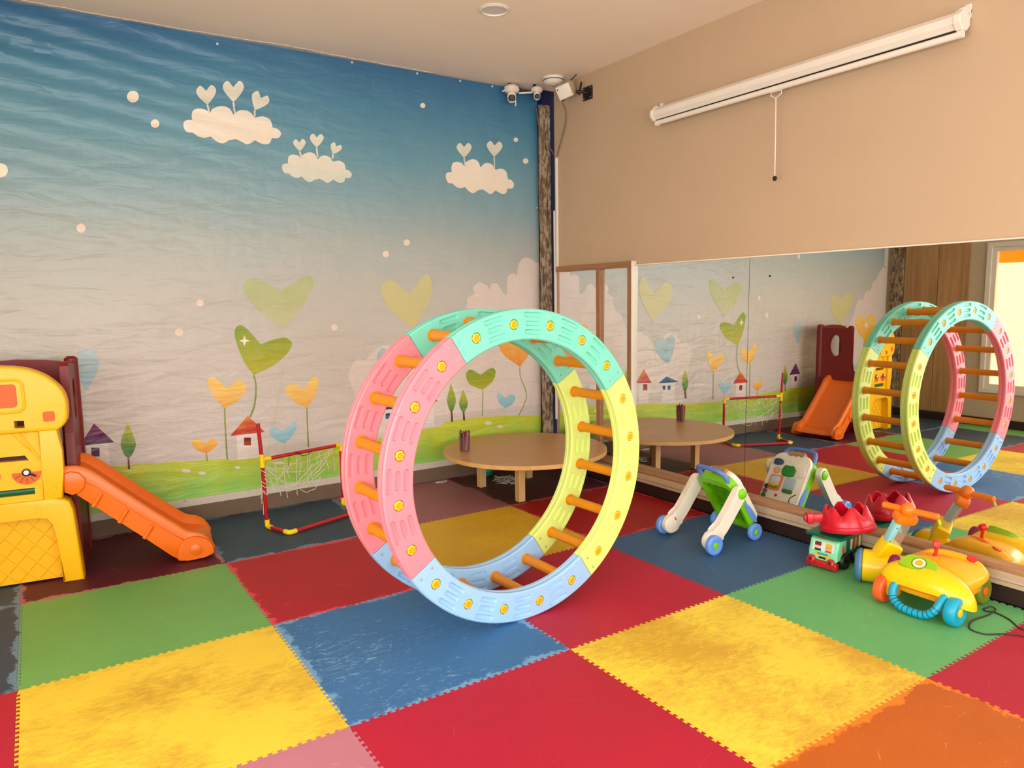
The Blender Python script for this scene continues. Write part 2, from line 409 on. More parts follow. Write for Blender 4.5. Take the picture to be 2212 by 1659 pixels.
def window(n, axis, at, a, b, c, d, film):
    """frame in the opening, two panes; axis 0: wall normal x, axis 1: wall normal y"""
    def bx(bm, s0, s1, t0, t1, e0, e1, bev=0):
        if axis == 0: box(bm, (at-e1, s0, t0), (at-e0, s1, t1), bev)
        else: box(bm, (s0, at-e1, t0), (s1, at-e0, t1), bev)
    bm = NB(); w = .055
    for s0, s1, t0, t1 in ((a, a+w, c, d), (b-w, b, c, d), (a+w, b-w, c, c+w), (a+w, b-w, d-w, d)): bx(bm, s0, s1, t0, t1, -.025, .10, .004)
    win = struct('window_%d' % n, bm, M_winframe)
    w2 = w+.05; bm = NB()
    for s0, s1, t0, t1 in ((a+w, a+w2, c+w, d-w), (b-w2, b-w, c+w, d-w), (a+w2, b-w2, c+w, c+w2), (a+w2, b-w2, d-w2, d-w)): bx(bm, s0, s1, t0, t1, -.005, .07, .004)
    obj('sash', bm, M_winframe, win)
    if film:
        bm = NB(); bx(bm, a+w2, b-w2, c+w2, d-.24, .05, .056); obj('window_film', bm, M_film, win)
        bm = NB(); bx(bm, a+w2, b-w2, d-.24, d-w2, .05, .056); obj('window_film', bm, M_film2, win)
    else:
        mid = (a+b)/2; bm = NB(); bx(bm, mid-.03, mid+.03, c+w2, d-w2, .0, .07, .004); obj('mullion', bm, M_winframe, win)
        for s0, s1 in ((a+w2, mid-.03), (mid+.03, b-w2)):
            bm = NB(); bx(bm, s0, s1, c+w2, d-w2, .05, .056); obj('pane', bm, M_addglow, win)
for n, (a, b, c, d) in enumerate(WIN): window(n+1, 0, XL, b, a, c, d, n == 0)
for n, (a, b, c, d) in enumerate(RW): window(n+4, 1, YF, a, b, c, d, False)  # added rear windows, out of view
# navy corner column with a weathered plank, and its twin in the left corner
bm = NB(); box(bm, (4.032, .97, 0), (XR+.15, YB+.15, H)); struct('trim_2', bm, M_navy)
bm = NB()
pl = [(3.985, 0), (3.987, .6), (3.981, 1.2), (3.986, 1.9), (3.980, 2.5), (3.984, 3.19), (4.096, 3.195), (4.094, 2.3), (4.098, 1.4), (4.095, .5), (4.098, 0)]
pl = [(x+.009, z) for x, z in pl]
prism(bm, pl, .945, .9695, 1, .004)
tag(obj('timber_plank', bm, M_post), 'weathered peeling timber plank standing upright in the corner by the mirrors', 'plank')
bm = NB(); box(bm, (XL, .825, .11), (XL+.03, 1.0, H-.01), .005)
tag(obj('timber_plank', bm, M_post), 'dark weathered upright plank seen in the mirror beside brown wall panels', 'plank')

# ------------------------------------------------------------------ mirror wall
def mx(y, z): return 4.049+.0107*(y+1.5)+.0072*(z-.9)
m, nt, b = nodes_of('mirror_silver'); b.inputs['Base Color'].default_value = (.86, .88, .86, 1)
b.inputs['Metallic'].default_value = 1; b.inputs['Roughness'].default_value = .012; M_mir = m
def panel(y0, y1, z0, z1, label, group):
    bm = NB(); g = .0015; y0 -= g; y1 += g
    c = [(y0, z0), (y1, z0), (y1, z1), (y0, z1)]
    A = [bm.verts.new((mx(y, z), y, z)) for y, z in c]; B_ = [bm.verts.new((mx(y, z)+.006, y, z)) for y, z in c]
    bm.faces.new(A); bm.faces.new(B_[::-1])
    for i in range(4): bm.faces.new((A[i], B_[i], B_[(i+1) % 4], A[(i+1) % 4]))
    return tag(obj('wall_mirror', bm, M_mir), label, 'mirror', group)
G = 'mirror sheets along the wall'
panel(.80, .262, .205, 1.742, 'narrow mirror sheet in the corner between plank and first wooden strip', G)
panel(.213, -.121, .205, 1.742, 'narrow mirror sheet between the two upright wooden strips', G)
MC = panel(-.170, -1.262, .205, 1.752, 'wide mirror sheet reflecting table and goal, left of the seam', G)
MD = panel(-1.262, -3.60, .205, 1.752, 'long mirror sheet reflecting the climbing wheel, right of the seam', G)
for par, ss in ((MC, ((-1.13, 1.63),)), (MD, ((-1.42, 1.63), (-3.0, 1.63)))):
    for y, z in ss:
        bm = NB(); lathe(bm, [(.007, 0), (.006, .003), (0, .004)], (mx(y, z), y, z), (-1, 0, 0), 10); obj('mirror_screw', bm, plastic('black_screw', (20, 18, 16)), par)
bm = NB(); box(bm, (4.045, -.170, 1.742), (XR, .80, 1.788), .003); struct('trim_3', bm, M_frame)
bm = NB(); box(bm, (4.045, .214, .2), (XR-.006, .261, 1.742), .003); struct('trim_4', bm, M_framez)
bm = NB(); box(bm, (4.038, -.169, .2), (XR-.006, -.122, 1.742), .003); struct('trim_5', bm, M_framez)
bm = NB(); box(bm, (4.036, -.176, .2), (XR-.006, -.1695, 1.79)); struct('trim_6', bm, plastic('white_edge_strip', (230, 220, 205)))
bm = NB(); box(bm, (4.062, -3.6, 1.753), (XR, -.176, 1.762), .002); struct('trim_7', bm, M_ceil)
# wooden ledge under the mirrors
def yprism(name, prof, y0, y1, mat, bev=.002):
    bm = NB(); prism(bm, [(p[0], p[1]) for p in prof], y0, y1, 1, bev, 1); return struct(name, bm, mat)
yprism('trim_8', [(4.000, .158), (XR, .158), (XR, .205), (4.028, .205), (4.000, .172)], -3.6, .93, M_ledge1)
yprism('trim_9', [(4.000, .114), (XR, .114), (XR, .158), (4.000, .158)], -3.6, .93, M_ledge2)
yprism('trim_10', [(4.004, .088), (XR, .088), (XR, .110), (4.004, .110)], -3.6, .93, M_ledge2)
yprism('trim_11', [(4.022, 0), (XR, 0), (XR, .088), (4.022, .088)], -7, .93, M_dark)
MURAL=[('printed_cloud','puff',[(3.272,1.484),(3.273,1.503),(3.269,1.516),(3.273,1.528),(3.294,1.539),(3.323,1.55),(3.343,1.562),(3.342,1.578),(3.331,1.596),(3.329,1.613),(3.343,1.632),(3.366,1.65),(3.391,1.66),(3.418,1.656),(3.447,1.644),(3.47,1.632),(3.482,1.619),(3.487,1.605),(3.493,1.6),(3.5,1.611),(3.506,1.631),(3.517,1.646),(3.536,1.652),(3.559,1.652),(3.579,1.646),(3.593,1.629),(3.605,1.605),(3.619,1.585),(3.638,1.568),(3.659,1.555),(3.674,1.558),(3.68,1.591),(3.68,1.64),(3.681,1.68),(3.684,1.7),(3.687,1.711),(3.695,1.72),(3.71,1.73),(3.729,1.737),(3.746,1.74),(3.761,1.733),(3.775,1.721),(3.785,1.72),(3.789,1.74),(3.79,1.772),(3.795,1.802),(3.808,1.828),(3.826,1.853),(3.847,1.871),(3.873,1.878),(3.903,1.878),(3.93,1.873),(3.954,1.861),(3.976,1.845),(3.993,1.832),(4.004,1.832),(4.019,1.832),(4.03,1.832),(4.03,1.438),(4.03,0.944),(4.03,0.55),(3.898,0.55),(3.732,0.55),(3.6,0.55),(3.416,0.55),(3.184,0.55),(3,0.55),(2.877,0.55),(2.723,0.55),(2.6,0.55),(2.491,0.615),(2.354,0.695),(2.245,0.76),(2.225,0.811),(2.2,0.876),(2.184,0.929),(2.184,0.96),(2.193,0.98),(2.206,1),(2.223,1.026),(2.244,1.052),(2.266,1.069),(2.289,1.068),(2.313,1.058),(2.334,1.054),(2.347,1.064),(2.356,1.08),(2.375,1.099),(2.411,1.124),(2.456,1.151),(2.496,1.167),(2.527,1.166),(2.553,1.154),(2.575,1.137),(2.591,1.115),(2.603,1.088),(2.621,1.067),(2.649,1.051),(2.682,1.041),(2.715,1.042),(2.743,1.063),(2.769,1.095),(2.801,1.125),(2.842,1.15),(2.888,1.171),(2.931,1.184),(2.97,1.178),(3.006,1.162),(3.039,1.16),(3.07,1.183),(3.098,1.218),(3.121,1.254),(3.135,1.288),(3.144,1.322),(3.156,1.35),(3.177,1.364),(3.202,1.372),(3.224,1.387),(3.243,1.417),(3.26,1.453)]),
('printed_cloud','puff',[(-1.28,1.93),(-1.25,1.911),(-1.213,1.887),(-1.18,1.86),(-1.157,1.826),(-1.139,1.789),(-1.12,1.76),(-1.097,1.748),(-1.072,1.743),(-1.05,1.73),(-1.034,1.696),(-1.02,1.653),(-1,1.62),(-0.969,1.61),(-0.931,1.609),(-0.9,1.6),(-0.881,1.569),(-0.868,1.529),(-0.85,1.5),(-0.822,1.496),(-0.789,1.502),(-0.76,1.5),(-0.737,1.481),(-0.717,1.453),(-0.7,1.42),(-0.687,1.382),(-0.676,1.34),(-0.66,1.3),(-0.636,1.267),(-0.608,1.236),(-0.58,1.2),(-0.552,1.154),(-0.524,1.102),(-0.5,1.05),(-0.485,0.998),(-0.473,0.946),(-0.45,0.9),(-0.404,0.86),(-0.346,0.826),(-0.3,0.8),(-0.3,0.726),(-0.3,0.634),(-0.3,0.56),(-0.601,0.56),(-0.979,0.56),(-1.28,0.56),(-1.28,0.981),(-1.28,1.509)]),
('printed_cloud','white',[(1.11,2.706),(1.111,2.718),(1.115,2.729),(1.123,2.738),(1.137,2.743),(1.153,2.746),(1.167,2.748),(1.166,2.758),(1.166,2.771),(1.167,2.783),(1.17,2.794),(1.174,2.805),(1.181,2.814),(1.191,2.82),(1.203,2.825),(1.216,2.827),(1.231,2.828),(1.246,2.826),(1.26,2.823),(1.27,2.817),(1.278,2.809),(1.284,2.803),(1.287,2.812),(1.291,2.824),(1.3,2.835),(1.318,2.846),(1.34,2.857),(1.362,2.864),(1.381,2.865),(1.398,2.861),(1.413,2.854),(1.423,2.842),(1.431,2.826),(1.436,2.814),(1.447,2.824),(1.46,2.836),(1.474,2.846),(1.488,2.851),(1.502,2.854),(1.516,2.855),(1.529,2.854),(1.541,2.852),(1.552,2.846),(1.563,2.836),(1.574,2.822),(1.582,2.812),(1.599,2.818),(1.621,2.825),(1.641,2.828),(1.659,2.825),(1.676,2.819),(1.689,2.809),(1.696,2.793),(1.7,2.773),(1.702,2.757),(1.712,2.757),(1.724,2.756),(1.735,2.753),(1.746,2.746),(1.756,2.736),(1.761,2.725),(1.759,2.713),(1.752,2.701),(1.742,2.691),(1.727,2.686),(1.708,2.685),(1.693,2.684),(1.689,2.672),(1.683,2.658),(1.674,2.646),(1.662,2.639),(1.647,2.636),(1.631,2.636),(1.611,2.641),(1.59,2.65),(1.573,2.657),(1.559,2.646),(1.54,2.632),(1.523,2.624),(1.508,2.625),(1.495,2.632),(1.482,2.638),(1.469,2.643),(1.457,2.648),(1.447,2.652),(1.434,2.649),(1.417,2.645),(1.4,2.64),(1.385,2.631),(1.371,2.621),(1.357,2.615),(1.344,2.615),(1.331,2.618),(1.318,2.624),(1.304,2.633),(1.29,2.644),(1.279,2.653),(1.268,2.648),(1.253,2.643),(1.239,2.639),(1.226,2.639),(1.213,2.641),(1.2,2.645),(1.188,2.652),(1.176,2.66),(1.167,2.667),(1.155,2.666),(1.14,2.665),(1.128,2.668),(1.119,2.678),(1.113,2.692)]),
('printed_cloud','white2',[(1.754,2.482),(1.755,2.492),(1.758,2.502),(1.765,2.51),(1.776,2.514),(1.791,2.516),(1.802,2.517),(1.801,2.526),(1.8,2.537),(1.801,2.548),(1.803,2.557),(1.807,2.566),(1.813,2.573),(1.821,2.578),(1.83,2.582),(1.841,2.584),(1.853,2.584),(1.866,2.582),(1.877,2.579),(1.885,2.573),(1.892,2.567),(1.897,2.561),(1.899,2.569),(1.903,2.579),(1.91,2.588),(1.925,2.597),(1.943,2.606),(1.961,2.611),(1.976,2.611),(1.99,2.607),(2.002,2.601),(2.01,2.59),(2.016,2.576),(2.021,2.565),(2.03,2.573),(2.041,2.584),(2.052,2.592),(2.063,2.596),(2.075,2.598),(2.086,2.598),(2.096,2.597),(2.106,2.594),(2.115,2.589),(2.124,2.58),(2.132,2.568),(2.139,2.559),(2.153,2.563),(2.17,2.569),(2.187,2.571),(2.201,2.568),(2.215,2.562),(2.225,2.553),(2.231,2.539),(2.234,2.522),(2.236,2.508),(2.244,2.508),(2.253,2.507),(2.262,2.504),(2.271,2.498),(2.279,2.489),(2.283,2.48),(2.282,2.47),(2.277,2.459),(2.269,2.451),(2.257,2.447),(2.241,2.447),(2.229,2.446),(2.226,2.436),(2.221,2.424),(2.214,2.415),(2.204,2.41),(2.192,2.408),(2.179,2.408),(2.163,2.413),(2.146,2.421),(2.133,2.427),(2.121,2.418),(2.107,2.407),(2.093,2.4),(2.081,2.401),(2.07,2.407),(2.06,2.413),(2.049,2.418),(2.039,2.422),(2.031,2.426),(2.02,2.424),(2.006,2.421),(1.993,2.417),(1.981,2.41),(1.969,2.401),(1.958,2.396),(1.947,2.396),(1.937,2.4),(1.926,2.406),(1.915,2.414),(1.903,2.424),(1.894,2.432),(1.885,2.428),(1.873,2.423),(1.861,2.42),(1.85,2.42),(1.839,2.423),(1.829,2.427),(1.819,2.433),(1.809,2.441),(1.802,2.447),(1.792,2.446),(1.78,2.446),(1.77,2.449),(1.762,2.458),(1.757,2.47)]),
('printed_cloud','white',[(3.095,2.52),(3.096,2.533),(3.1,2.546),(3.108,2.555),(3.122,2.56),(3.139,2.562),(3.153,2.564),(3.152,2.576),(3.15,2.59),(3.151,2.604),(3.154,2.616),(3.159,2.628),(3.166,2.637),(3.176,2.644),(3.188,2.648),(3.201,2.65),(3.216,2.65),(3.233,2.648),(3.247,2.644),(3.258,2.637),(3.266,2.627),(3.272,2.62),(3.275,2.63),(3.279,2.643),(3.289,2.655),(3.307,2.667),(3.33,2.678),(3.352,2.684),(3.371,2.684),(3.389,2.679),(3.404,2.671),(3.415,2.657),(3.424,2.638),(3.43,2.624),(3.441,2.635),(3.454,2.648),(3.468,2.659),(3.482,2.664),(3.497,2.666),(3.511,2.666),(3.524,2.664),(3.536,2.661),(3.548,2.654),(3.56,2.642),(3.571,2.628),(3.58,2.616),(3.598,2.621),(3.62,2.628),(3.641,2.63),(3.659,2.626),(3.677,2.619),(3.69,2.607),(3.698,2.588),(3.702,2.566),(3.705,2.548),(3.715,2.547),(3.727,2.546),(3.739,2.542),(3.75,2.533),(3.761,2.522),(3.766,2.51),(3.765,2.497),(3.759,2.483),(3.749,2.473),(3.733,2.469),(3.714,2.468),(3.698,2.467),(3.694,2.454),(3.688,2.438),(3.68,2.426),(3.668,2.42),(3.653,2.417),(3.636,2.418),(3.616,2.425),(3.593,2.435),(3.576,2.444),(3.562,2.432),(3.543,2.417),(3.526,2.408),(3.511,2.41),(3.497,2.418),(3.483,2.426),(3.469,2.432),(3.456,2.438),(3.446,2.443),(3.432,2.44),(3.415,2.437),(3.398,2.432),(3.383,2.423),(3.369,2.412),(3.355,2.406),(3.341,2.406),(3.327,2.411),(3.313,2.418),(3.298,2.429),(3.284,2.442),(3.273,2.452),(3.261,2.447),(3.246,2.441),(3.231,2.438),(3.217,2.439),(3.203,2.442),(3.19,2.447),(3.177,2.455),(3.165,2.465),(3.156,2.473),(3.144,2.472),(3.128,2.472),(3.115,2.476),(3.106,2.488),(3.098,2.504)]),
('printed_heart','white2',[(1.269,2.95),(1.264,2.954),(1.258,2.96),(1.251,2.967),(1.245,2.973),(1.238,2.977),(1.232,2.978),(1.226,2.976),(1.221,2.97),(1.215,2.963),(1.21,2.955),(1.207,2.947),(1.205,2.94),(1.205,2.933),(1.207,2.927),(1.21,2.92),(1.214,2.913),(1.219,2.906),(1.224,2.899),(1.23,2.892),(1.239,2.884),(1.247,2.876),(1.256,2.869),(1.264,2.862),(1.27,2.857),(1.276,2.865),(1.284,2.875),(1.293,2.886),(1.302,2.898),(1.31,2.909),(1.316,2.919),(1.321,2.928),(1.326,2.937),(1.329,2.946),(1.332,2.954),(1.333,2.961),(1.333,2.968),(1.331,2.974),(1.327,2.981),(1.322,2.987),(1.316,2.991),(1.31,2.994),(1.304,2.994),(1.298,2.99),(1.292,2.983),(1.285,2.974),(1.279,2.965),(1.273,2.956)]),
('printed_stem','white2',[(1.276,2.858),(1.286,2.806),(1.274,2.804),(1.264,2.856)]),
('printed_heart','white2',[(1.449,3.001),(1.444,3.006),(1.438,3.014),(1.431,3.022),(1.424,3.029),(1.417,3.034),(1.411,3.036),(1.405,3.034),(1.398,3.028),(1.391,3.021),(1.385,3.013),(1.381,3.004),(1.378,2.996),(1.378,2.989),(1.379,2.981),(1.381,2.973),(1.385,2.965),(1.39,2.957),(1.395,2.949),(1.402,2.94),(1.41,2.931),(1.419,2.922),(1.428,2.913),(1.437,2.905),(1.443,2.899),(1.45,2.907),(1.459,2.917),(1.47,2.929),(1.48,2.941),(1.489,2.952),(1.497,2.963),(1.503,2.973),(1.509,2.982),(1.514,2.992),(1.517,3),(1.52,3.009),(1.52,3.016),(1.518,3.023),(1.515,3.031),(1.51,3.038),(1.504,3.043),(1.497,3.047),(1.491,3.047),(1.484,3.043),(1.477,3.036),(1.469,3.027),(1.461,3.017),(1.454,3.008)]),
('printed_stem','white2',[(1.449,2.899),(1.453,2.825),(1.441,2.825),(1.437,2.899)]),
('printed_heart','white2',[(1.63,2.951),(1.629,2.957),(1.627,2.966),(1.625,2.976),(1.623,2.985),(1.62,2.992),(1.616,2.996),(1.61,2.997),(1.603,2.995),(1.596,2.991),(1.588,2.986),(1.581,2.98),(1.576,2.974),(1.573,2.968),(1.571,2.96),(1.57,2.953),(1.569,2.944),(1.569,2.935),(1.57,2.926),(1.571,2.916),(1.574,2.904),(1.577,2.893),(1.58,2.881),(1.583,2.871),(1.585,2.863),(1.594,2.867),(1.604,2.872),(1.616,2.878),(1.629,2.885),(1.64,2.891),(1.65,2.897),(1.658,2.903),(1.666,2.909),(1.674,2.915),(1.68,2.921),(1.685,2.928),(1.688,2.934),(1.69,2.941),(1.69,2.949),(1.689,2.958),(1.687,2.965),(1.683,2.971),(1.679,2.974),(1.673,2.974),(1.664,2.97),(1.655,2.965),(1.645,2.96),(1.637,2.955)]),
('printed_stem','white2',[(1.591,2.862),(1.587,2.818),(1.575,2.82),(1.579,2.864)]),
('printed_heart','white2',[(1.891,2.673),(1.888,2.676),(1.883,2.681),(1.879,2.685),(1.874,2.69),(1.869,2.693),(1.865,2.694),(1.861,2.693),(1.857,2.689),(1.853,2.685),(1.849,2.679),(1.846,2.674),(1.845,2.669),(1.845,2.664),(1.846,2.66),(1.848,2.655),(1.851,2.65),(1.854,2.645),(1.858,2.64),(1.863,2.635),(1.868,2.629),(1.875,2.623),(1.881,2.618),(1.887,2.613),(1.891,2.609),(1.895,2.614),(1.901,2.621),(1.907,2.628),(1.914,2.636),(1.919,2.643),(1.924,2.65),(1.928,2.656),(1.931,2.662),(1.934,2.667),(1.936,2.673),(1.937,2.677),(1.937,2.682),(1.936,2.687),(1.933,2.691),(1.929,2.696),(1.925,2.699),(1.921,2.702),(1.917,2.702),(1.913,2.7),(1.908,2.695),(1.903,2.689),(1.899,2.683),(1.894,2.677)]),
('printed_stem','white2',[(1.897,2.61),(1.903,2.57),(1.891,2.568),(1.885,2.608)]),
('printed_heart','white2',[(2.022,2.721),(2.018,2.725),(2.014,2.73),(2.009,2.736),(2.004,2.741),(1.999,2.745),(1.994,2.746),(1.989,2.745),(1.984,2.741),(1.98,2.736),(1.975,2.73),(1.972,2.724),(1.97,2.719),(1.97,2.714),(1.97,2.709),(1.972,2.703),(1.975,2.698),(1.978,2.692),(1.982,2.686),(1.987,2.68),(1.993,2.673),(2,2.666),(2.007,2.66),(2.013,2.654),(2.018,2.649),(2.023,2.655),(2.03,2.662),(2.038,2.67),(2.045,2.678),(2.052,2.686),(2.058,2.693),(2.063,2.7),(2.067,2.706),(2.07,2.713),(2.073,2.719),(2.075,2.725),(2.075,2.73),(2.074,2.735),(2.071,2.74),(2.067,2.745),(2.062,2.749),(2.058,2.752),(2.053,2.752),(2.048,2.75),(2.043,2.745),(2.037,2.738),(2.031,2.732),(2.026,2.726)]),
('printed_stem','white2',[(2.024,2.649),(2.028,2.58),(2.016,2.58),(2.012,2.649)]),
('printed_heart','white2',[(2.168,2.671),(2.167,2.675),(2.166,2.681),(2.164,2.688),(2.162,2.694),(2.16,2.698),(2.157,2.701),(2.153,2.701),(2.148,2.7),(2.142,2.697),(2.137,2.694),(2.132,2.69),(2.129,2.686),(2.127,2.682),(2.126,2.677),(2.125,2.672),(2.126,2.666),(2.126,2.66),(2.127,2.654),(2.129,2.647),(2.131,2.64),(2.134,2.632),(2.136,2.624),(2.139,2.617),(2.141,2.612),(2.147,2.615),(2.154,2.619),(2.162,2.623),(2.171,2.627),(2.178,2.632),(2.185,2.636),(2.191,2.64),(2.196,2.644),(2.201,2.648),(2.206,2.653),(2.209,2.657),(2.211,2.661),(2.212,2.666),(2.212,2.671),(2.21,2.677),(2.208,2.681),(2.205,2.685),(2.202,2.687),(2.198,2.687),(2.192,2.684),(2.185,2.681),(2.178,2.677),(2.173,2.674)]),
('printed_stem','white2',[(2.147,2.611),(2.141,2.579),(2.129,2.581),(2.135,2.613)]),
('printed_heart','white2',[(3.272,2.774),(3.267,2.779),(3.261,2.785),(3.254,2.792),(3.247,2.798),(3.24,2.802),(3.234,2.804),(3.228,2.802),(3.221,2.798),(3.214,2.792),(3.209,2.785),(3.204,2.778),(3.202,2.771),(3.202,2.765),(3.203,2.758),(3.206,2.752),(3.21,2.745),(3.215,2.738),(3.22,2.731),(3.227,2.724),(3.236,2.716),(3.245,2.708),(3.255,2.7),(3.263,2.693),(3.27,2.688),(3.277,2.695),(3.286,2.703),(3.296,2.713),(3.306,2.723),(3.316,2.732),(3.323,2.741),(3.329,2.749),(3.334,2.757),(3.339,2.765),(3.342,2.772),(3.344,2.779),(3.344,2.785),(3.342,2.791),(3.338,2.798),(3.332,2.804),(3.326,2.808),(3.319,2.811),(3.313,2.812),(3.306,2.809),(3.299,2.803),(3.291,2.795),(3.284,2.787),(3.277,2.78)]),
('printed_stem','white2',[(3.276,2.689),(3.287,2.619),(3.275,2.617),(3.264,2.687)]),
('printed_heart','white2',[(3.575,2.817),(3.57,2.822),(3.563,2.829),(3.556,2.837),(3.549,2.844),(3.541,2.849),(3.534,2.851),(3.527,2.849),(3.519,2.845),(3.511,2.838),(3.504,2.831),(3.499,2.823),(3.496,2.816),(3.495,2.809),(3.497,2.802),(3.5,2.795),(3.504,2.787),(3.509,2.78),(3.515,2.772),(3.522,2.764),(3.531,2.754),(3.541,2.745),(3.551,2.736),(3.56,2.728),(3.567,2.722),(3.575,2.729),(3.586,2.738),(3.598,2.748),(3.609,2.759),(3.62,2.769),(3.629,2.778),(3.636,2.787),(3.643,2.795),(3.648,2.803),(3.652,2.811),(3.654,2.818),(3.655,2.825),(3.653,2.832),(3.649,2.839),(3.643,2.846),(3.636,2.851),(3.629,2.855),(3.622,2.856),(3.615,2.853),(3.606,2.847),(3.597,2.839),(3.589,2.831),(3.581,2.823)]),
('printed_stem','white2',[(3.573,2.722),(3.575,2.634),(3.563,2.634),(3.561,2.722)]),
('printed_dot','white',[(0.853,2.857),(0.85,2.843),(0.841,2.829),(0.829,2.82),(0.815,2.815),(0.802,2.816),(0.792,2.823),(0.785,2.834),(0.783,2.848),(0.787,2.863),(0.795,2.876),(0.807,2.886),(0.821,2.89),(0.834,2.889),(0.845,2.883),(0.852,2.872)]),
('printed_dot','white',[(0.964,2.702),(0.962,2.691),(0.955,2.681),(0.946,2.674),(0.936,2.671),(0.926,2.672),(0.918,2.677),(0.913,2.685),(0.912,2.696),(0.914,2.707),(0.921,2.716),(0.93,2.724),(0.94,2.727),(0.95,2.726),(0.958,2.721),(0.963,2.712)]),
('printed_dot','white',[(0.111,2.333),(0.107,2.317),(0.098,2.303),(0.086,2.294),(0.073,2.289),(0.06,2.292),(0.05,2.3),(0.043,2.312),(0.042,2.327),(0.046,2.343),(0.054,2.357),(0.066,2.367),(0.079,2.371),(0.092,2.369),(0.103,2.361),(0.109,2.348)]),
('printed_dot','white',[(2.925,3.064),(2.923,3.056),(2.918,3.049),(2.91,3.044),(2.901,3.042),(2.893,3.042),(2.886,3.045),(2.881,3.051),(2.879,3.059),(2.881,3.066),(2.887,3.073),(2.894,3.078),(2.903,3.081),(2.911,3.081),(2.919,3.077),(2.923,3.072)]),
('printed_dot','white',[(3.817,2.89),(3.815,2.882),(3.81,2.875),(3.802,2.87),(3.793,2.868),(3.783,2.868),(3.776,2.872),(3.771,2.877),(3.769,2.885),(3.771,2.892),(3.776,2.899),(3.784,2.904),(3.793,2.907),(3.803,2.906),(3.811,2.903),(3.816,2.897)]),
('printed_dot','white',[(3.922,2.718),(3.92,2.709),(3.913,2.701),(3.903,2.695),(3.892,2.692),(3.881,2.693),(3.871,2.697),(3.865,2.704),(3.863,2.713),(3.865,2.722),(3.872,2.731),(3.882,2.737),(3.893,2.74),(3.904,2.739),(3.914,2.734),(3.92,2.727)]),
('printed_dot','dotpink',[(0.491,2.006),(0.489,1.995),(0.482,1.985),(0.474,1.978),(0.464,1.976),(0.454,1.978),(0.447,1.984),(0.442,1.993),(0.441,2.004),(0.443,2.015),(0.45,2.024),(0.458,2.031),(0.468,2.034),(0.478,2.032),(0.485,2.026),(0.49,2.017)]),
('printed_dot','dotpink',[(1.164,1.521),(1.162,1.511),(1.156,1.503),(1.148,1.497),(1.139,1.496),(1.13,1.498),(1.122,1.503),(1.118,1.512),(1.117,1.521),(1.119,1.531),(1.125,1.539),(1.133,1.545),(1.142,1.546),(1.151,1.544),(1.159,1.539),(1.163,1.53)]),
('printed_dot','dotpink',[(1.021,1.324),(1.018,1.313),(1.012,1.304),(1.003,1.299),(0.993,1.297),(0.983,1.3),(0.975,1.306),(0.97,1.315),(0.969,1.326),(0.971,1.337),(0.978,1.346),(0.987,1.352),(0.997,1.354),(1.007,1.351),(1.015,1.345),(1.02,1.335)]),
('printed_dot','dotpink',[(2.116,1.32),(2.114,1.311),(2.108,1.303),(2.099,1.298),(2.089,1.297),(2.079,1.299),(2.071,1.304),(2.066,1.313),(2.065,1.322),(2.067,1.332),(2.073,1.339),(2.082,1.344),(2.091,1.346),(2.101,1.344),(2.109,1.338),(2.114,1.33)]),
('printed_dot','dotpink',[(2.564,1.883),(2.562,1.873),(2.555,1.865),(2.546,1.859),(2.535,1.857),(2.525,1.859),(2.516,1.864),(2.511,1.873),(2.509,1.882),(2.511,1.892),(2.518,1.9),(2.527,1.906),(2.537,1.908),(2.548,1.906),(2.557,1.901),(2.562,1.893)]),
('printed_dot','dotpink',[(2.749,1.979),(2.746,1.969),(2.74,1.96),(2.73,1.954),(2.719,1.952),(2.708,1.954),(2.699,1.959),(2.694,1.967),(2.692,1.977),(2.694,1.987),(2.701,1.995),(2.71,2.001),(2.721,2.004),(2.732,2.002),(2.741,1.997),(2.747,1.988)]),
('printed_heart','paleg',[(1.702,1.599),(1.677,1.612),(1.646,1.63),(1.611,1.65),(1.575,1.668),(1.543,1.682),(1.516,1.689),(1.494,1.688),(1.474,1.682),(1.456,1.672),(1.443,1.658),(1.434,1.642),(1.432,1.624),(1.437,1.603),(1.448,1.577),(1.464,1.549),(1.483,1.52),(1.505,1.491),(1.528,1.465),(1.554,1.44),(1.586,1.414),(1.62,1.388),(1.653,1.364),(1.683,1.343),(1.706,1.326),(1.726,1.347),(1.751,1.372),(1.779,1.4),(1.807,1.43),(1.834,1.46),(1.856,1.488),(1.875,1.515),(1.894,1.543),(1.91,1.571),(1.924,1.597),(1.934,1.621),(1.94,1.642),(1.942,1.661),(1.94,1.678),(1.935,1.694),(1.926,1.705),(1.913,1.712),(1.895,1.712),(1.87,1.703),(1.837,1.685),(1.799,1.662),(1.762,1.638),(1.728,1.615)]),
('printed_heart','paley',[(2.734,1.568),(2.712,1.585),(2.684,1.607),(2.653,1.632),(2.621,1.655),(2.592,1.674),(2.568,1.683),(2.548,1.683),(2.529,1.676),(2.513,1.665),(2.5,1.649),(2.491,1.632),(2.486,1.613),(2.486,1.593),(2.489,1.569),(2.496,1.543),(2.508,1.515),(2.523,1.488),(2.543,1.46),(2.571,1.431),(2.607,1.4),(2.647,1.368),(2.687,1.337),(2.723,1.31),(2.751,1.288),(2.771,1.313),(2.796,1.344),(2.825,1.379),(2.853,1.416),(2.879,1.451),(2.898,1.483),(2.912,1.512),(2.922,1.54),(2.929,1.567),(2.934,1.593),(2.936,1.617),(2.936,1.638),(2.934,1.659),(2.929,1.681),(2.922,1.701),(2.912,1.717),(2.899,1.725),(2.884,1.725),(2.863,1.712),(2.837,1.687),(2.809,1.655),(2.78,1.621),(2.754,1.591)]),
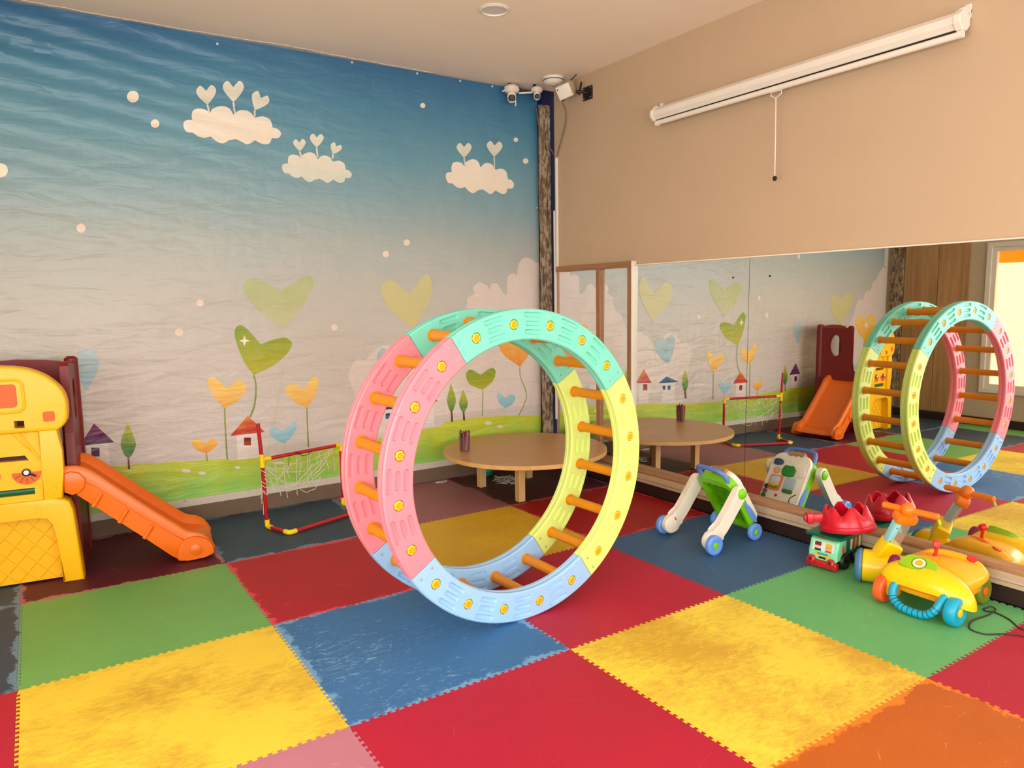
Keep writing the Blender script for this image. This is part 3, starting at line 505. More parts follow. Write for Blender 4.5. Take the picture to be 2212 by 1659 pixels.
('printed_stem','stempale',[(1.71,1.327),(1.707,1.318),(1.702,1.306),(1.697,1.292),(1.692,1.276),(1.687,1.259),(1.685,1.24),(1.685,1.219),(1.687,1.196),(1.69,1.171),(1.693,1.144),(1.694,1.115),(1.694,1.086),(1.692,1.055),(1.688,1.023),(1.683,0.99),(1.678,0.955),(1.671,0.919),(1.663,0.88),(1.653,0.838),(1.642,0.793),(1.63,0.746),(1.617,0.699),(1.605,0.653),(1.594,0.61),(1.584,0.568),(1.573,0.525),(1.563,0.483),(1.554,0.445),(1.546,0.413),(1.541,0.39),(1.533,0.392),(1.539,0.415),(1.546,0.447),(1.555,0.485),(1.565,0.527),(1.576,0.57),(1.586,0.612),(1.597,0.655),(1.609,0.701),(1.622,0.748),(1.634,0.795),(1.646,0.84),(1.655,0.882),(1.663,0.92),(1.67,0.957),(1.675,0.991),(1.68,1.024),(1.684,1.056),(1.686,1.086),(1.686,1.115),(1.685,1.143),(1.682,1.17),(1.679,1.195),(1.677,1.219),(1.677,1.24),(1.68,1.26),(1.684,1.279),(1.689,1.295),(1.695,1.309),(1.699,1.321),(1.702,1.329)]),
('printed_stem','stempale',[(2.753,1.29),(2.752,1.269),(2.751,1.241),(2.75,1.208),(2.748,1.171),(2.745,1.134),(2.741,1.097),(2.734,1.059),(2.726,1.016),(2.716,0.973),(2.706,0.932),(2.698,0.897),(2.692,0.872),(2.684,0.874),(2.69,0.899),(2.698,0.933),(2.708,0.974),(2.718,1.018),(2.726,1.061),(2.733,1.099),(2.737,1.135),(2.74,1.172),(2.742,1.208),(2.743,1.242),(2.744,1.27),(2.745,1.29)]),
('printed_heart','green',[(1.534,1.22),(1.518,1.24),(1.497,1.266),(1.474,1.296),(1.451,1.324),(1.43,1.346),(1.412,1.359),(1.398,1.362),(1.385,1.359),(1.373,1.35),(1.365,1.337),(1.359,1.32),(1.356,1.301),(1.358,1.276),(1.364,1.245),(1.372,1.211),(1.383,1.175),(1.394,1.142),(1.404,1.113),(1.415,1.089),(1.427,1.066),(1.44,1.046),(1.452,1.028),(1.463,1.012),(1.472,0.998),(1.494,1.007),(1.522,1.018),(1.553,1.03),(1.585,1.044),(1.615,1.059),(1.642,1.075),(1.667,1.093),(1.691,1.114),(1.715,1.136),(1.735,1.158),(1.75,1.179),(1.759,1.196),(1.761,1.211),(1.757,1.225),(1.749,1.238),(1.736,1.248),(1.721,1.256),(1.703,1.26),(1.68,1.259),(1.651,1.253),(1.618,1.245),(1.586,1.235),(1.557,1.226)]),
('printed_stem','stem',[(1.478,0.999),(1.479,0.99),(1.482,0.979),(1.484,0.965),(1.487,0.949),(1.489,0.931),(1.489,0.913),(1.488,0.893),(1.486,0.871),(1.484,0.847),(1.48,0.824),(1.476,0.801),(1.472,0.781),(1.466,0.761),(1.459,0.743),(1.451,0.725),(1.444,0.71),(1.438,0.697),(1.433,0.688),(1.423,0.692),(1.427,0.702),(1.433,0.715),(1.44,0.73),(1.448,0.747),(1.455,0.765),(1.46,0.783),(1.464,0.803),(1.468,0.825),(1.472,0.849),(1.474,0.872),(1.476,0.894),(1.477,0.913),(1.477,0.93),(1.475,0.947),(1.473,0.963),(1.47,0.977),(1.468,0.988),(1.466,0.997)]),
('printed_sparkle','white',[(1.424,1.289),(1.432,1.258),(1.46,1.247),(1.431,1.239),(1.419,1.209),(1.411,1.239),(1.387,1.25),(1.413,1.259)]),
('printed_heart','orange',[(1.281,0.917),(1.269,0.93),(1.255,0.947),(1.238,0.965),(1.222,0.983),(1.206,0.997),(1.194,1.005),(1.184,1.007),(1.175,1.004),(1.167,0.997),(1.161,0.988),(1.157,0.977),(1.156,0.965),(1.158,0.951),(1.163,0.933),(1.17,0.914),(1.178,0.894),(1.187,0.874),(1.196,0.857),(1.205,0.841),(1.216,0.826),(1.228,0.811),(1.239,0.797),(1.249,0.785),(1.257,0.775),(1.27,0.781),(1.287,0.789),(1.306,0.798),(1.326,0.808),(1.344,0.818),(1.359,0.829),(1.373,0.841),(1.386,0.855),(1.398,0.87),(1.408,0.885),(1.415,0.899),(1.418,0.911),(1.416,0.923),(1.41,0.935),(1.402,0.947),(1.391,0.956),(1.379,0.963),(1.367,0.966),(1.354,0.963),(1.339,0.956),(1.322,0.946),(1.307,0.935),(1.292,0.924)]),
('printed_stem','stem',[(1.262,0.775),(1.262,0.758),(1.262,0.735),(1.261,0.708),(1.26,0.678),(1.26,0.646),(1.259,0.615),(1.259,0.58),(1.259,0.541),(1.259,0.5),(1.259,0.461),(1.259,0.428),(1.259,0.405),(1.249,0.405),(1.248,0.428),(1.248,0.461),(1.248,0.5),(1.248,0.541),(1.248,0.58),(1.249,0.615),(1.249,0.646),(1.249,0.678),(1.25,0.708),(1.251,0.735),(1.251,0.758),(1.252,0.775)]),
('printed_heart','orange',[(1.824,0.864),(1.815,0.872),(1.803,0.882),(1.789,0.894),(1.776,0.904),(1.762,0.912),(1.75,0.916),(1.738,0.915),(1.724,0.91),(1.711,0.903),(1.699,0.894),(1.692,0.883),(1.689,0.872),(1.692,0.859),(1.701,0.842),(1.712,0.825),(1.726,0.807),(1.741,0.79),(1.755,0.776),(1.77,0.764),(1.786,0.753),(1.804,0.744),(1.821,0.735),(1.836,0.727),(1.848,0.721),(1.857,0.732),(1.867,0.745),(1.879,0.759),(1.892,0.775),(1.903,0.791),(1.913,0.807),(1.921,0.824),(1.93,0.843),(1.937,0.862),(1.943,0.88),(1.947,0.897),(1.949,0.911),(1.948,0.923),(1.945,0.935),(1.94,0.945),(1.933,0.952),(1.925,0.955),(1.915,0.954),(1.902,0.946),(1.887,0.932),(1.869,0.913),(1.852,0.894),(1.836,0.877)]),
('printed_stem','stem',[(1.853,0.721),(1.853,0.706),(1.853,0.686),(1.852,0.662),(1.851,0.635),(1.851,0.608),(1.85,0.582),(1.85,0.554),(1.85,0.523),(1.85,0.491),(1.85,0.461),(1.85,0.436),(1.849,0.418),(1.839,0.418),(1.839,0.436),(1.839,0.461),(1.839,0.491),(1.839,0.523),(1.839,0.554),(1.84,0.582),(1.84,0.608),(1.84,0.635),(1.841,0.662),(1.842,0.686),(1.842,0.706),(1.843,0.721)]),
('printed_heart','orange2',[(1.118,0.534),(1.111,0.541),(1.102,0.55),(1.092,0.56),(1.081,0.57),(1.071,0.577),(1.063,0.581),(1.055,0.58),(1.048,0.577),(1.041,0.571),(1.035,0.564),(1.03,0.556),(1.028,0.549),(1.028,0.542),(1.03,0.534),(1.034,0.526),(1.039,0.518),(1.045,0.51),(1.052,0.503),(1.061,0.496),(1.072,0.489),(1.084,0.482),(1.097,0.476),(1.107,0.471),(1.116,0.466),(1.123,0.469),(1.132,0.473),(1.141,0.478),(1.151,0.483),(1.16,0.488),(1.168,0.494),(1.174,0.5),(1.18,0.507),(1.186,0.514),(1.19,0.521),(1.192,0.528),(1.193,0.535),(1.191,0.542),(1.187,0.55),(1.181,0.558),(1.175,0.565),(1.168,0.57),(1.161,0.572),(1.154,0.57),(1.146,0.564),(1.138,0.556),(1.131,0.547),(1.124,0.54)]),
('printed_stem','stem',[(1.12,0.468),(1.124,0.411),(1.116,0.411),(1.112,0.468)]),
('printed_heart','blueh',[(1.655,0.562),(1.648,0.568),(1.638,0.577),(1.628,0.586),(1.617,0.595),(1.607,0.602),(1.598,0.605),(1.589,0.604),(1.58,0.601),(1.571,0.596),(1.564,0.589),(1.559,0.581),(1.557,0.573),(1.559,0.564),(1.564,0.553),(1.571,0.541),(1.579,0.53),(1.589,0.519),(1.598,0.509),(1.608,0.501),(1.621,0.493),(1.634,0.486),(1.647,0.479),(1.658,0.474),(1.667,0.469),(1.676,0.477),(1.688,0.487),(1.7,0.498),(1.713,0.51),(1.725,0.522),(1.735,0.533),(1.743,0.544),(1.75,0.555),(1.756,0.566),(1.76,0.577),(1.763,0.587),(1.764,0.595),(1.763,0.603),(1.76,0.61),(1.756,0.617),(1.75,0.622),(1.743,0.624),(1.734,0.623),(1.723,0.617),(1.709,0.608),(1.694,0.595),(1.679,0.582),(1.666,0.571)]),
('printed_stem','stempale',[(1.671,0.469),(1.663,0.375),(1.655,0.375),(1.663,0.469)]),
('printed_heart','green',[(3.385,0.861),(3.372,0.869),(3.356,0.879),(3.338,0.891),(3.319,0.902),(3.302,0.91),(3.288,0.914),(3.276,0.913),(3.265,0.91),(3.255,0.903),(3.247,0.895),(3.242,0.885),(3.239,0.875),(3.239,0.863),(3.242,0.849),(3.246,0.833),(3.254,0.817),(3.264,0.801),(3.276,0.788),(3.293,0.776),(3.316,0.765),(3.34,0.754),(3.365,0.745),(3.388,0.736),(3.405,0.729),(3.419,0.737),(3.436,0.747),(3.456,0.759),(3.476,0.771),(3.493,0.784),(3.507,0.797),(3.517,0.811),(3.526,0.826),(3.532,0.842),(3.536,0.858),(3.538,0.872),(3.538,0.883),(3.535,0.892),(3.53,0.901),(3.522,0.908),(3.512,0.913),(3.501,0.915),(3.489,0.915),(3.474,0.911),(3.456,0.902),(3.436,0.891),(3.416,0.879),(3.399,0.869)]),
('printed_stem','stem',[(3.409,0.729),(3.398,0.497),(3.39,0.497),(3.401,0.729)]),
('printed_heart','blueh',[(3.639,0.636),(3.631,0.644),(3.62,0.654),(3.608,0.665),(3.595,0.676),(3.584,0.685),(3.575,0.69),(3.568,0.691),(3.561,0.69),(3.556,0.686),(3.551,0.681),(3.548,0.675),(3.547,0.668),(3.547,0.66),(3.549,0.65),(3.552,0.638),(3.557,0.627),(3.562,0.615),(3.569,0.604),(3.577,0.593),(3.588,0.582),(3.6,0.571),(3.611,0.561),(3.622,0.552),(3.63,0.544),(3.64,0.548),(3.654,0.552),(3.668,0.557),(3.683,0.563),(3.697,0.569),(3.708,0.576),(3.717,0.584),(3.726,0.593),(3.734,0.603),(3.739,0.613),(3.743,0.623),(3.744,0.631),(3.741,0.639),(3.736,0.647),(3.728,0.654),(3.719,0.661),(3.709,0.665),(3.7,0.667),(3.69,0.665),(3.679,0.661),(3.668,0.654),(3.657,0.647),(3.647,0.641)]),
('printed_stem','stempale',[(3.633,0.544),(3.634,0.477),(3.628,0.477),(3.627,0.544)]),
('printed_heart','orange2',[(3.751,1.229),(3.731,1.237),(3.706,1.249),(3.678,1.262),(3.649,1.273),(3.624,1.279),(3.605,1.276),(3.591,1.263),(3.581,1.242),(3.573,1.216),(3.568,1.187),(3.567,1.159),(3.568,1.135),(3.572,1.114),(3.58,1.093),(3.591,1.074),(3.604,1.054),(3.62,1.035),(3.638,1.016),(3.661,0.996),(3.689,0.976),(3.72,0.956),(3.75,0.937),(3.778,0.921),(3.799,0.907),(3.812,0.92),(3.829,0.936),(3.847,0.955),(3.866,0.974),(3.883,0.994),(3.898,1.014),(3.911,1.034),(3.923,1.054),(3.934,1.075),(3.943,1.096),(3.949,1.117),(3.951,1.138),(3.949,1.161),(3.943,1.186),(3.934,1.212),(3.922,1.235),(3.908,1.254),(3.892,1.266),(3.872,1.269),(3.847,1.265),(3.82,1.256),(3.794,1.246),(3.77,1.236)]),
('printed_stem','stem',[(3.803,0.907),(3.803,0.897),(3.802,0.884),(3.802,0.869),(3.802,0.852),(3.803,0.832),(3.807,0.811),(3.816,0.787),(3.829,0.76),(3.844,0.73),(3.858,0.698),(3.867,0.667),(3.869,0.636),(3.862,0.604),(3.847,0.57),(3.828,0.536),(3.808,0.505),(3.791,0.479),(3.78,0.46),(3.772,0.464),(3.784,0.483),(3.801,0.51),(3.821,0.54),(3.839,0.574),(3.854,0.606),(3.861,0.636),(3.858,0.665),(3.849,0.695),(3.836,0.726),(3.821,0.756),(3.808,0.784),(3.799,0.809),(3.794,0.831),(3.793,0.851),(3.793,0.869),(3.793,0.885),(3.794,0.898),(3.795,0.907)]),
('printed_heart','blueg',[(0.45,1.244),(0.461,1.238),(0.472,1.229),(0.483,1.216),(0.493,1.201),(0.501,1.186),(0.505,1.17),(0.505,1.154),(0.502,1.136),(0.497,1.116),(0.49,1.097),(0.483,1.078),(0.475,1.061),(0.466,1.044),(0.456,1.028),(0.445,1.011),(0.434,0.996),(0.425,0.983),(0.417,0.972),(0.411,0.987),(0.403,1.005),(0.395,1.025),(0.386,1.047),(0.379,1.068),(0.375,1.089),(0.373,1.11),(0.373,1.131),(0.374,1.153),(0.376,1.174),(0.38,1.192),(0.386,1.207),(0.394,1.219),(0.404,1.229),(0.415,1.238),(0.427,1.243),(0.439,1.245)]),
('printed_heart','blueg',[(2.568,1.087),(2.581,1.091),(2.597,1.098),(2.616,1.105),(2.634,1.111),(2.651,1.114),(2.665,1.113),(2.676,1.107),(2.687,1.099),(2.696,1.087),(2.702,1.074),(2.707,1.059),(2.708,1.044),(2.706,1.028),(2.702,1.009),(2.696,0.99),(2.687,0.97),(2.675,0.951),(2.661,0.933),(2.642,0.916),(2.618,0.899),(2.591,0.882),(2.565,0.866),(2.541,0.852),(2.522,0.841),(2.515,0.851),(2.505,0.863),(2.495,0.876),(2.484,0.891),(2.474,0.907),(2.465,0.925),(2.457,0.945),(2.449,0.968),(2.441,0.992),(2.434,1.016),(2.43,1.039),(2.429,1.059),(2.431,1.078),(2.435,1.097),(2.442,1.115),(2.45,1.13),(2.46,1.14),(2.471,1.146),(2.485,1.144),(2.502,1.136),(2.52,1.123),(2.539,1.109),(2.555,1.096)]),
('printed_heart','paley',[(-0.371,1.497),(-0.352,1.507),(-0.327,1.52),(-0.299,1.535),(-0.272,1.549),(-0.246,1.558),(-0.226,1.559),(-0.21,1.552),(-0.195,1.539),(-0.183,1.521),(-0.174,1.501),(-0.169,1.479),(-0.168,1.458),(-0.172,1.437),(-0.18,1.414),(-0.192,1.389),(-0.207,1.365),(-0.224,1.34),(-0.243,1.316),(-0.266,1.291),(-0.294,1.266),(-0.325,1.24),(-0.355,1.215),(-0.383,1.194),(-0.404,1.176),(-0.418,1.197),(-0.436,1.222),(-0.456,1.251),(-0.476,1.281),(-0.497,1.312),(-0.516,1.341),(-0.536,1.37),(-0.558,1.401),(-0.579,1.432),(-0.598,1.462),(-0.612,1.49),(-0.619,1.514),(-0.618,1.536),(-0.611,1.556),(-0.599,1.574),(-0.583,1.589),(-0.564,1.598),(-0.544,1.6),(-0.519,1.593),(-0.489,1.577),(-0.456,1.556),(-0.423,1.533),(-0.394,1.512)]),
('printed_heart','orange',[(-0.896,1.249),(-0.88,1.257),(-0.859,1.268),(-0.836,1.28),(-0.813,1.29),(-0.791,1.297),(-0.773,1.298),(-0.758,1.292),(-0.743,1.28),(-0.73,1.265),(-0.72,1.248),(-0.713,1.229),(-0.71,1.211),(-0.712,1.192),(-0.717,1.172),(-0.725,1.15),(-0.737,1.129),(-0.752,1.107),(-0.77,1.087),(-0.793,1.067),(-0.823,1.046),(-0.855,1.026),(-0.887,1.007),(-0.916,0.99),(-0.939,0.976),(-0.955,0.991),(-0.975,1.01),(-0.997,1.031),(-1.02,1.053),(-1.042,1.076),(-1.061,1.098),(-1.079,1.12),(-1.097,1.144),(-1.114,1.168),(-1.128,1.192),(-1.138,1.214),(-1.142,1.234),(-1.139,1.253),(-1.131,1.272),(-1.118,1.289),(-1.102,1.303),(-1.083,1.313),(-1.063,1.318),(-1.039,1.315),(-1.01,1.305),(-0.978,1.29),(-0.946,1.274),(-0.918,1.259)]),
('printed_sparkle','white',[(-0.939,1.225),(-0.962,1.189),(-1.004,1.176),(-0.964,1.165),(-0.946,1.13),(-0.923,1.166),(-0.882,1.179),(-0.921,1.19)]),
('printed_heart','blueh',[(-0.803,0.66),(-0.799,0.667),(-0.794,0.677),(-0.788,0.688),(-0.782,0.698),(-0.776,0.706),(-0.77,0.709),(-0.763,0.707),(-0.756,0.701),(-0.749,0.692),(-0.742,0.682),(-0.736,0.672),(-0.733,0.663),(-0.732,0.656),(-0.732,0.649),(-0.734,0.642),(-0.738,0.635),(-0.742,0.628),(-0.747,0.621),(-0.754,0.614),(-0.763,0.607),(-0.773,0.6),(-0.783,0.593),(-0.792,0.587),(-0.799,0.582),(-0.805,0.586),(-0.813,0.591),(-0.822,0.597),(-0.831,0.603),(-0.839,0.609),(-0.847,0.616),(-0.855,0.623),(-0.863,0.631),(-0.871,0.639),(-0.877,0.647),(-0.882,0.655),(-0.883,0.662),(-0.88,0.67),(-0.874,0.678),(-0.866,0.686),(-0.857,0.693),(-0.848,0.697),(-0.84,0.699),(-0.833,0.697),(-0.826,0.691),(-0.82,0.683),(-0.813,0.674),(-0.808,0.666)]),
('printed_house_wall','paper',[(1.327,0.571),(1.483,0.571),(1.483,0.371),(1.327,0.371)]),
('printed_roof','roofr',[(1.413,0.705),(1.283,0.571),(1.527,0.573)]),
('printed_window','winr',[(1.378,0.549),(1.426,0.543),(1.423,0.486),(1.375,0.492)]),
('printed_house_wall','paper',[(0.391,0.617),(0.517,0.617),(0.517,0.417),(0.391,0.417)]),
('printed_roof','roofp',[(0.446,0.753),(0.355,0.617),(0.553,0.617)]),
('printed_window','winp',[(0.419,0.597),(0.466,0.591),(0.462,0.533),(0.415,0.539)]),
('printed_house_wall','paper',[(2.787,0.657),(2.92,0.657),(2.92,0.457),(2.787,0.457)]),
('printed_roof','roofr',[(2.854,0.805),(2.75,0.657),(2.957,0.67)]),
('printed_window','winr',[(2.807,0.646),(2.864,0.65),(2.863,0.588),(2.806,0.584)]),
('printed_house_wall','paper',[(2.417,0.643),(2.602,0.643),(2.602,0.443),(2.417,0.443)]),
('printed_roof','roofb',[(2.539,0.712),(2.365,0.643),(2.654,0.646)]),
('printed_window','winb',[(2.484,0.612),(2.523,0.614),(2.522,0.57),(2.483,0.568)]),
('printed_window','winb',[(2.556,0.616),(2.595,0.619),(2.594,0.575),(2.555,0.573)]),
('printed_house_wall','paper',[(-0.742,0.565),(-0.602,0.565),(-0.602,0.365),(-0.742,0.365)]),
('printed_roof','roofb',[(-0.647,0.638),(-0.781,0.565),(-0.563,0.577)]),
('printed_window','winb',[(-0.713,0.545),(-0.663,0.548),(-0.667,0.506),(-0.716,0.504)]),
('printed_tree_trunk','trunk',[(0.623,0.514),(0.634,0.513),(0.632,0.424),(0.621,0.426)]),
('printed_tree','treeg',[(0.641,0.738),(0.637,0.73),(0.633,0.719),(0.627,0.708),(0.622,0.695),(0.617,0.683),(0.612,0.671),(0.607,0.659),(0.602,0.647),(0.598,0.635),(0.593,0.623),(0.59,0.611),(0.589,0.599),(0.589,0.586),(0.592,0.573),(0.595,0.559),(0.599,0.547),(0.602,0.535),(0.606,0.526),(0.609,0.519),(0.613,0.513),(0.616,0.509),(0.62,0.507),(0.623,0.505),(0.627,0.504),(0.631,0.504),(0.635,0.505),(0.639,0.506),(0.643,0.509),(0.647,0.514),(0.651,0.52),(0.656,0.528),(0.662,0.538),(0.667,0.55),(0.673,0.562),(0.677,0.575),(0.679,0.587),(0.679,0.599),(0.677,0.612),(0.675,0.626),(0.671,0.639),(0.667,0.652),(0.664,0.665),(0.66,0.678),(0.656,0.692),(0.652,0.705),(0.648,0.718),(0.644,0.729)]),
('printed_tree_trunk','trunk',[(3.079,0.581),(3.097,0.58),(3.1,0.479),(3.082,0.481)]),
('printed_tree','treeg',[(3.09,0.811),(3.087,0.802),(3.083,0.791),(3.079,0.779),(3.075,0.766),(3.071,0.753),(3.067,0.74),(3.063,0.728),(3.059,0.715),(3.055,0.703),(3.051,0.69),(3.049,0.678),(3.048,0.665),(3.049,0.652),(3.051,0.638),(3.055,0.624),(3.059,0.611),(3.063,0.599),(3.067,0.59),(3.07,0.583),(3.074,0.578),(3.077,0.574),(3.08,0.571),(3.084,0.57),(3.087,0.569),(3.091,0.569),(3.094,0.57),(3.098,0.572),(3.101,0.575),(3.105,0.58),(3.109,0.586),(3.113,0.595),(3.118,0.605),(3.123,0.618),(3.128,0.631),(3.131,0.644),(3.133,0.657),(3.133,0.67),(3.131,0.683),(3.128,0.696),(3.124,0.71),(3.12,0.723),(3.116,0.736),(3.112,0.749),(3.107,0.763),(3.102,0.777),(3.098,0.79),(3.093,0.802)]),
('printed_tree_trunk','trunk',[(3.196,0.566),(3.214,0.564),(3.219,0.479),(3.2,0.48)]),
('printed_tree','treeg',[(3.206,0.75),(3.203,0.743),(3.199,0.734),(3.195,0.724),(3.191,0.714),(3.187,0.703),(3.183,0.693),(3.179,0.683),(3.175,0.673),(3.171,0.663),(3.167,0.652),(3.165,0.642),(3.164,0.632),(3.165,0.621),(3.168,0.61),(3.172,0.599),(3.176,0.588),(3.18,0.579),(3.184,0.571),(3.187,0.565),(3.191,0.561),(3.194,0.557),(3.198,0.555),(3.201,0.554),(3.205,0.553),(3.209,0.553),(3.212,0.553),(3.216,0.555),(3.22,0.557),(3.223,0.561),(3.227,0.566),(3.231,0.573),(3.236,0.582),(3.241,0.592),(3.245,0.603),(3.248,0.613),(3.25,0.624),(3.25,0.634),(3.248,0.645),(3.245,0.656),(3.241,0.667),(3.237,0.677),(3.233,0.688),(3.229,0.699),(3.224,0.71),(3.219,0.722),(3.214,0.733),(3.21,0.742)]),
('printed_tree_trunk','trunk',[(2.281,0.549),(2.254,0.548),(2.241,0.462),(2.268,0.464)]),
('printed_tree','treeg',[(2.281,0.776),(2.283,0.767),(2.286,0.756),(2.289,0.743),(2.292,0.73),(2.295,0.717),(2.298,0.704),(2.301,0.692),(2.305,0.679),(2.309,0.666),(2.312,0.653),(2.314,0.641),(2.314,0.628),(2.312,0.615),(2.309,0.601),(2.304,0.588),(2.299,0.575),(2.294,0.563),(2.29,0.554),(2.286,0.547),(2.282,0.542),(2.278,0.538),(2.275,0.536),(2.271,0.535),(2.267,0.534),(2.263,0.534),(2.26,0.535),(2.256,0.537),(2.252,0.54),(2.249,0.545),(2.245,0.551),(2.241,0.56),(2.237,0.571),(2.232,0.583),(2.228,0.596),(2.226,0.61),(2.225,0.623),(2.226,0.636),(2.229,0.649),(2.233,0.662),(2.237,0.676),(2.242,0.689),(2.247,0.702),(2.252,0.715),(2.258,0.729),(2.265,0.743),(2.271,0.755),(2.277,0.767)]),
('printed_hill','hill',[(-1.28,0.52),(-0.6,0.5),(-0.1,0.46),(0.2,0.455),(0.534,0.457),(0.772,0.443),(1.189,0.414),(1.267,0.407),(1.272,0.393),(1.578,0.386),(2.096,0.397),(2.466,0.419),(2.885,0.447),(2.995,0.451),(3.005,0.486),(3.199,0.493),(3.602,0.48),(3.971,0.441),(4.03,0.441),(4.03,0.157),(-1.28,0.157)]),
('printed_dot','paper',[(1.007,0.357),(1.004,0.352),(0.998,0.349),(0.988,0.347),(0.976,0.348),(0.965,0.351),(0.956,0.355),(0.95,0.36),(0.948,0.365),(0.95,0.37),(0.957,0.373),(0.967,0.375),(0.978,0.374),(0.989,0.372),(0.999,0.367),(1.005,0.362)]),
('printed_dot','paper',[(1.105,0.326),(1.103,0.321),(1.098,0.318),(1.09,0.317),(1.08,0.318),(1.071,0.32),(1.063,0.324),(1.058,0.328),(1.057,0.333),(1.059,0.337),(1.064,0.34),(1.073,0.341),(1.082,0.341),(1.091,0.339),(1.099,0.335),(1.104,0.33)]),
('printed_dot','paper',[(1.339,0.332),(1.338,0.328),(1.333,0.326),(1.327,0.324),(1.32,0.325),(1.312,0.327),(1.306,0.33),(1.302,0.334),(1.301,0.338),(1.303,0.341),(1.307,0.344),(1.313,0.345),(1.321,0.345),(1.328,0.343),(1.334,0.34),(1.338,0.336)]),
('printed_dot','paper',[(3.493,0.424),(3.49,0.418),(3.482,0.414),(3.469,0.412),(3.454,0.412),(3.44,0.415),(3.427,0.42),(3.419,0.426),(3.417,0.433),(3.42,0.439),(3.428,0.443),(3.441,0.445),(3.455,0.445),(3.47,0.442),(3.482,0.437),(3.49,0.431)]),
('printed_dot','paper',[(3.607,0.378),(3.604,0.373),(3.597,0.369),(3.587,0.367),(3.575,0.367),(3.562,0.37),(3.552,0.374),(3.545,0.38),(3.543,0.385),(3.546,0.391),(3.553,0.395),(3.563,0.397),(3.575,0.397),(3.587,0.394),(3.598,0.39),(3.604,0.384)]),
('printed_dot','paper',[(1.653,0.322),(1.65,0.318),(1.644,0.315),(1.635,0.313),(1.625,0.314),(1.615,0.316),(1.606,0.32),(1.6,0.325),(1.598,0.33),(1.601,0.334),(1.607,0.338),(1.616,0.339),(1.626,0.339),(1.637,0.336),(1.645,0.332),(1.651,0.327)])]
# ================================================================== MURAL BANNER
YS = 1.030; SX0, SX1, SZ0, SZ1 = -1.28, 4.028, .160, 3.318; CELL = .03
def fold(x, z):
    """depth of the hanging cloth in front of the wall: drag folds near the ceiling on the left, slack wrinkles elsewhere"""
    a = max(0, min(1, (z-2.0)/.9))*max(0, min(1, (2.6-x)/2.2))
    t = z*1.0+.16*x
    w1 = a*.016*sin(t*46+2.2*noise.noise(Vector((x*1.3, z*2, 3))))*(.35+.65*abs(noise.noise(Vector((x*1.1, z*3.1, 8)))))
    w2 = .006*noise.noise(Vector((x*2.0, z*5.5, 1.7)))*(.5+noise.noise(Vector((x*.8, z*.8, 5))))
    w3 = .0045*noise.noise(Vector((x*9, z*3.5, 4.1)))*max(0, min(1, (x-2.6)/1.0))
    e = min(1, min(SX1-x, x-SX0, SZ1-z+.02, z-SZ0+.05)/.08)
    return (w1+w2+w3)*max(0, e)
NX = int(round((SX1-SX0)/CELL)); NZ = int(round((SZ1-SZ0)/CELL)); DX = (SX1-SX0)/NX; DZ = (SZ1-SZ0)/NZ
HG = [[fold(SX0+i*DX, SZ0+k*DZ) for k in range(NZ+1)] for i in range(NX+1)]
def hgt(x, z):
    fx = min(max((x-SX0)/DX, 0), NX-1e-6); fz = min(max((z-SZ0)/DZ, 0), NZ-1e-6); i, k = int(fx), int(fz); fx -= i; fz -= k
    return (HG[i][k]*(1-fx)+HG[i+1][k]*fx)*(1-fz)+(HG[i][k+1]*(1-fx)+HG[i+1][k+1]*fx)*fz
def cloth_mat(name, col_fn):
    m, nt, b = nodes_of(name); tc = nd(nt, 'ShaderNodeTexCoord'); o = tc.outputs['Object']
    nt.links.new(col_fn(nt, tc), b.inputs['Base Color'])
    b.inputs['Roughness'].default_value = .36; b.inputs['Specular IOR Level'].default_value = .5
    w = noise_t(nt, mapping(nt, o, (1.3, 1, 4.2), (0, .18, 0)), 3.0, 3, .45, .6)
    w2 = noise_t(nt, mapping(nt, o, (5, 1, 2.2)), 2.0, 2, .4)
    bump(nt, b, mth(nt, 'ADD', w, mth(nt, 'MULTIPLY', w2, .5)), .38, .03)
    return m
def sheet_col(nt, tc):
    sx = nd(nt, 'ShaderNodeSeparateXYZ'); nt.links.new(tc.outputs['Object'], sx.inputs[0])
    n = noise_t(nt, tc.outputs['Object'], 1.4, 3)
    z = mth(nt, 'ADD', mth(nt, 'MULTIPLY', sx.outputs[2], 1/3.4), mth(nt, 'MULTIPLY', mth(nt, 'SUBTRACT', n, .5), .07))
    return ramp(nt, z, [(.0, lin((212, 200, 194))), (.28, lin((204, 194, 187))), (.44, lin((190, 186, 179))), (.57, lin((168, 176, 174))),
                        (.67, lin((134, 164, 174))), (.78, lin((100, 150, 170))), (.89, lin((72, 130, 162))), (.985, lin((48, 102, 148)))])
def two(c1, c2):
    def f(nt, tc):
        sx = nd(nt, 'ShaderNodeSeparateXYZ'); nt.links.new(tc.outputs['Generated'], sx.inputs[0])
        n = noise_t(nt, tc.outputs['Object'], 7, 4)
        z = mth(nt, 'ADD', sx.outputs[2], mth(nt, 'MULTIPLY', mth(nt, 'SUBTRACT', n, .5), .9))
        return ramp(nt, z, [(.05, lin(c2)), (.95, lin(c1))])
    return f
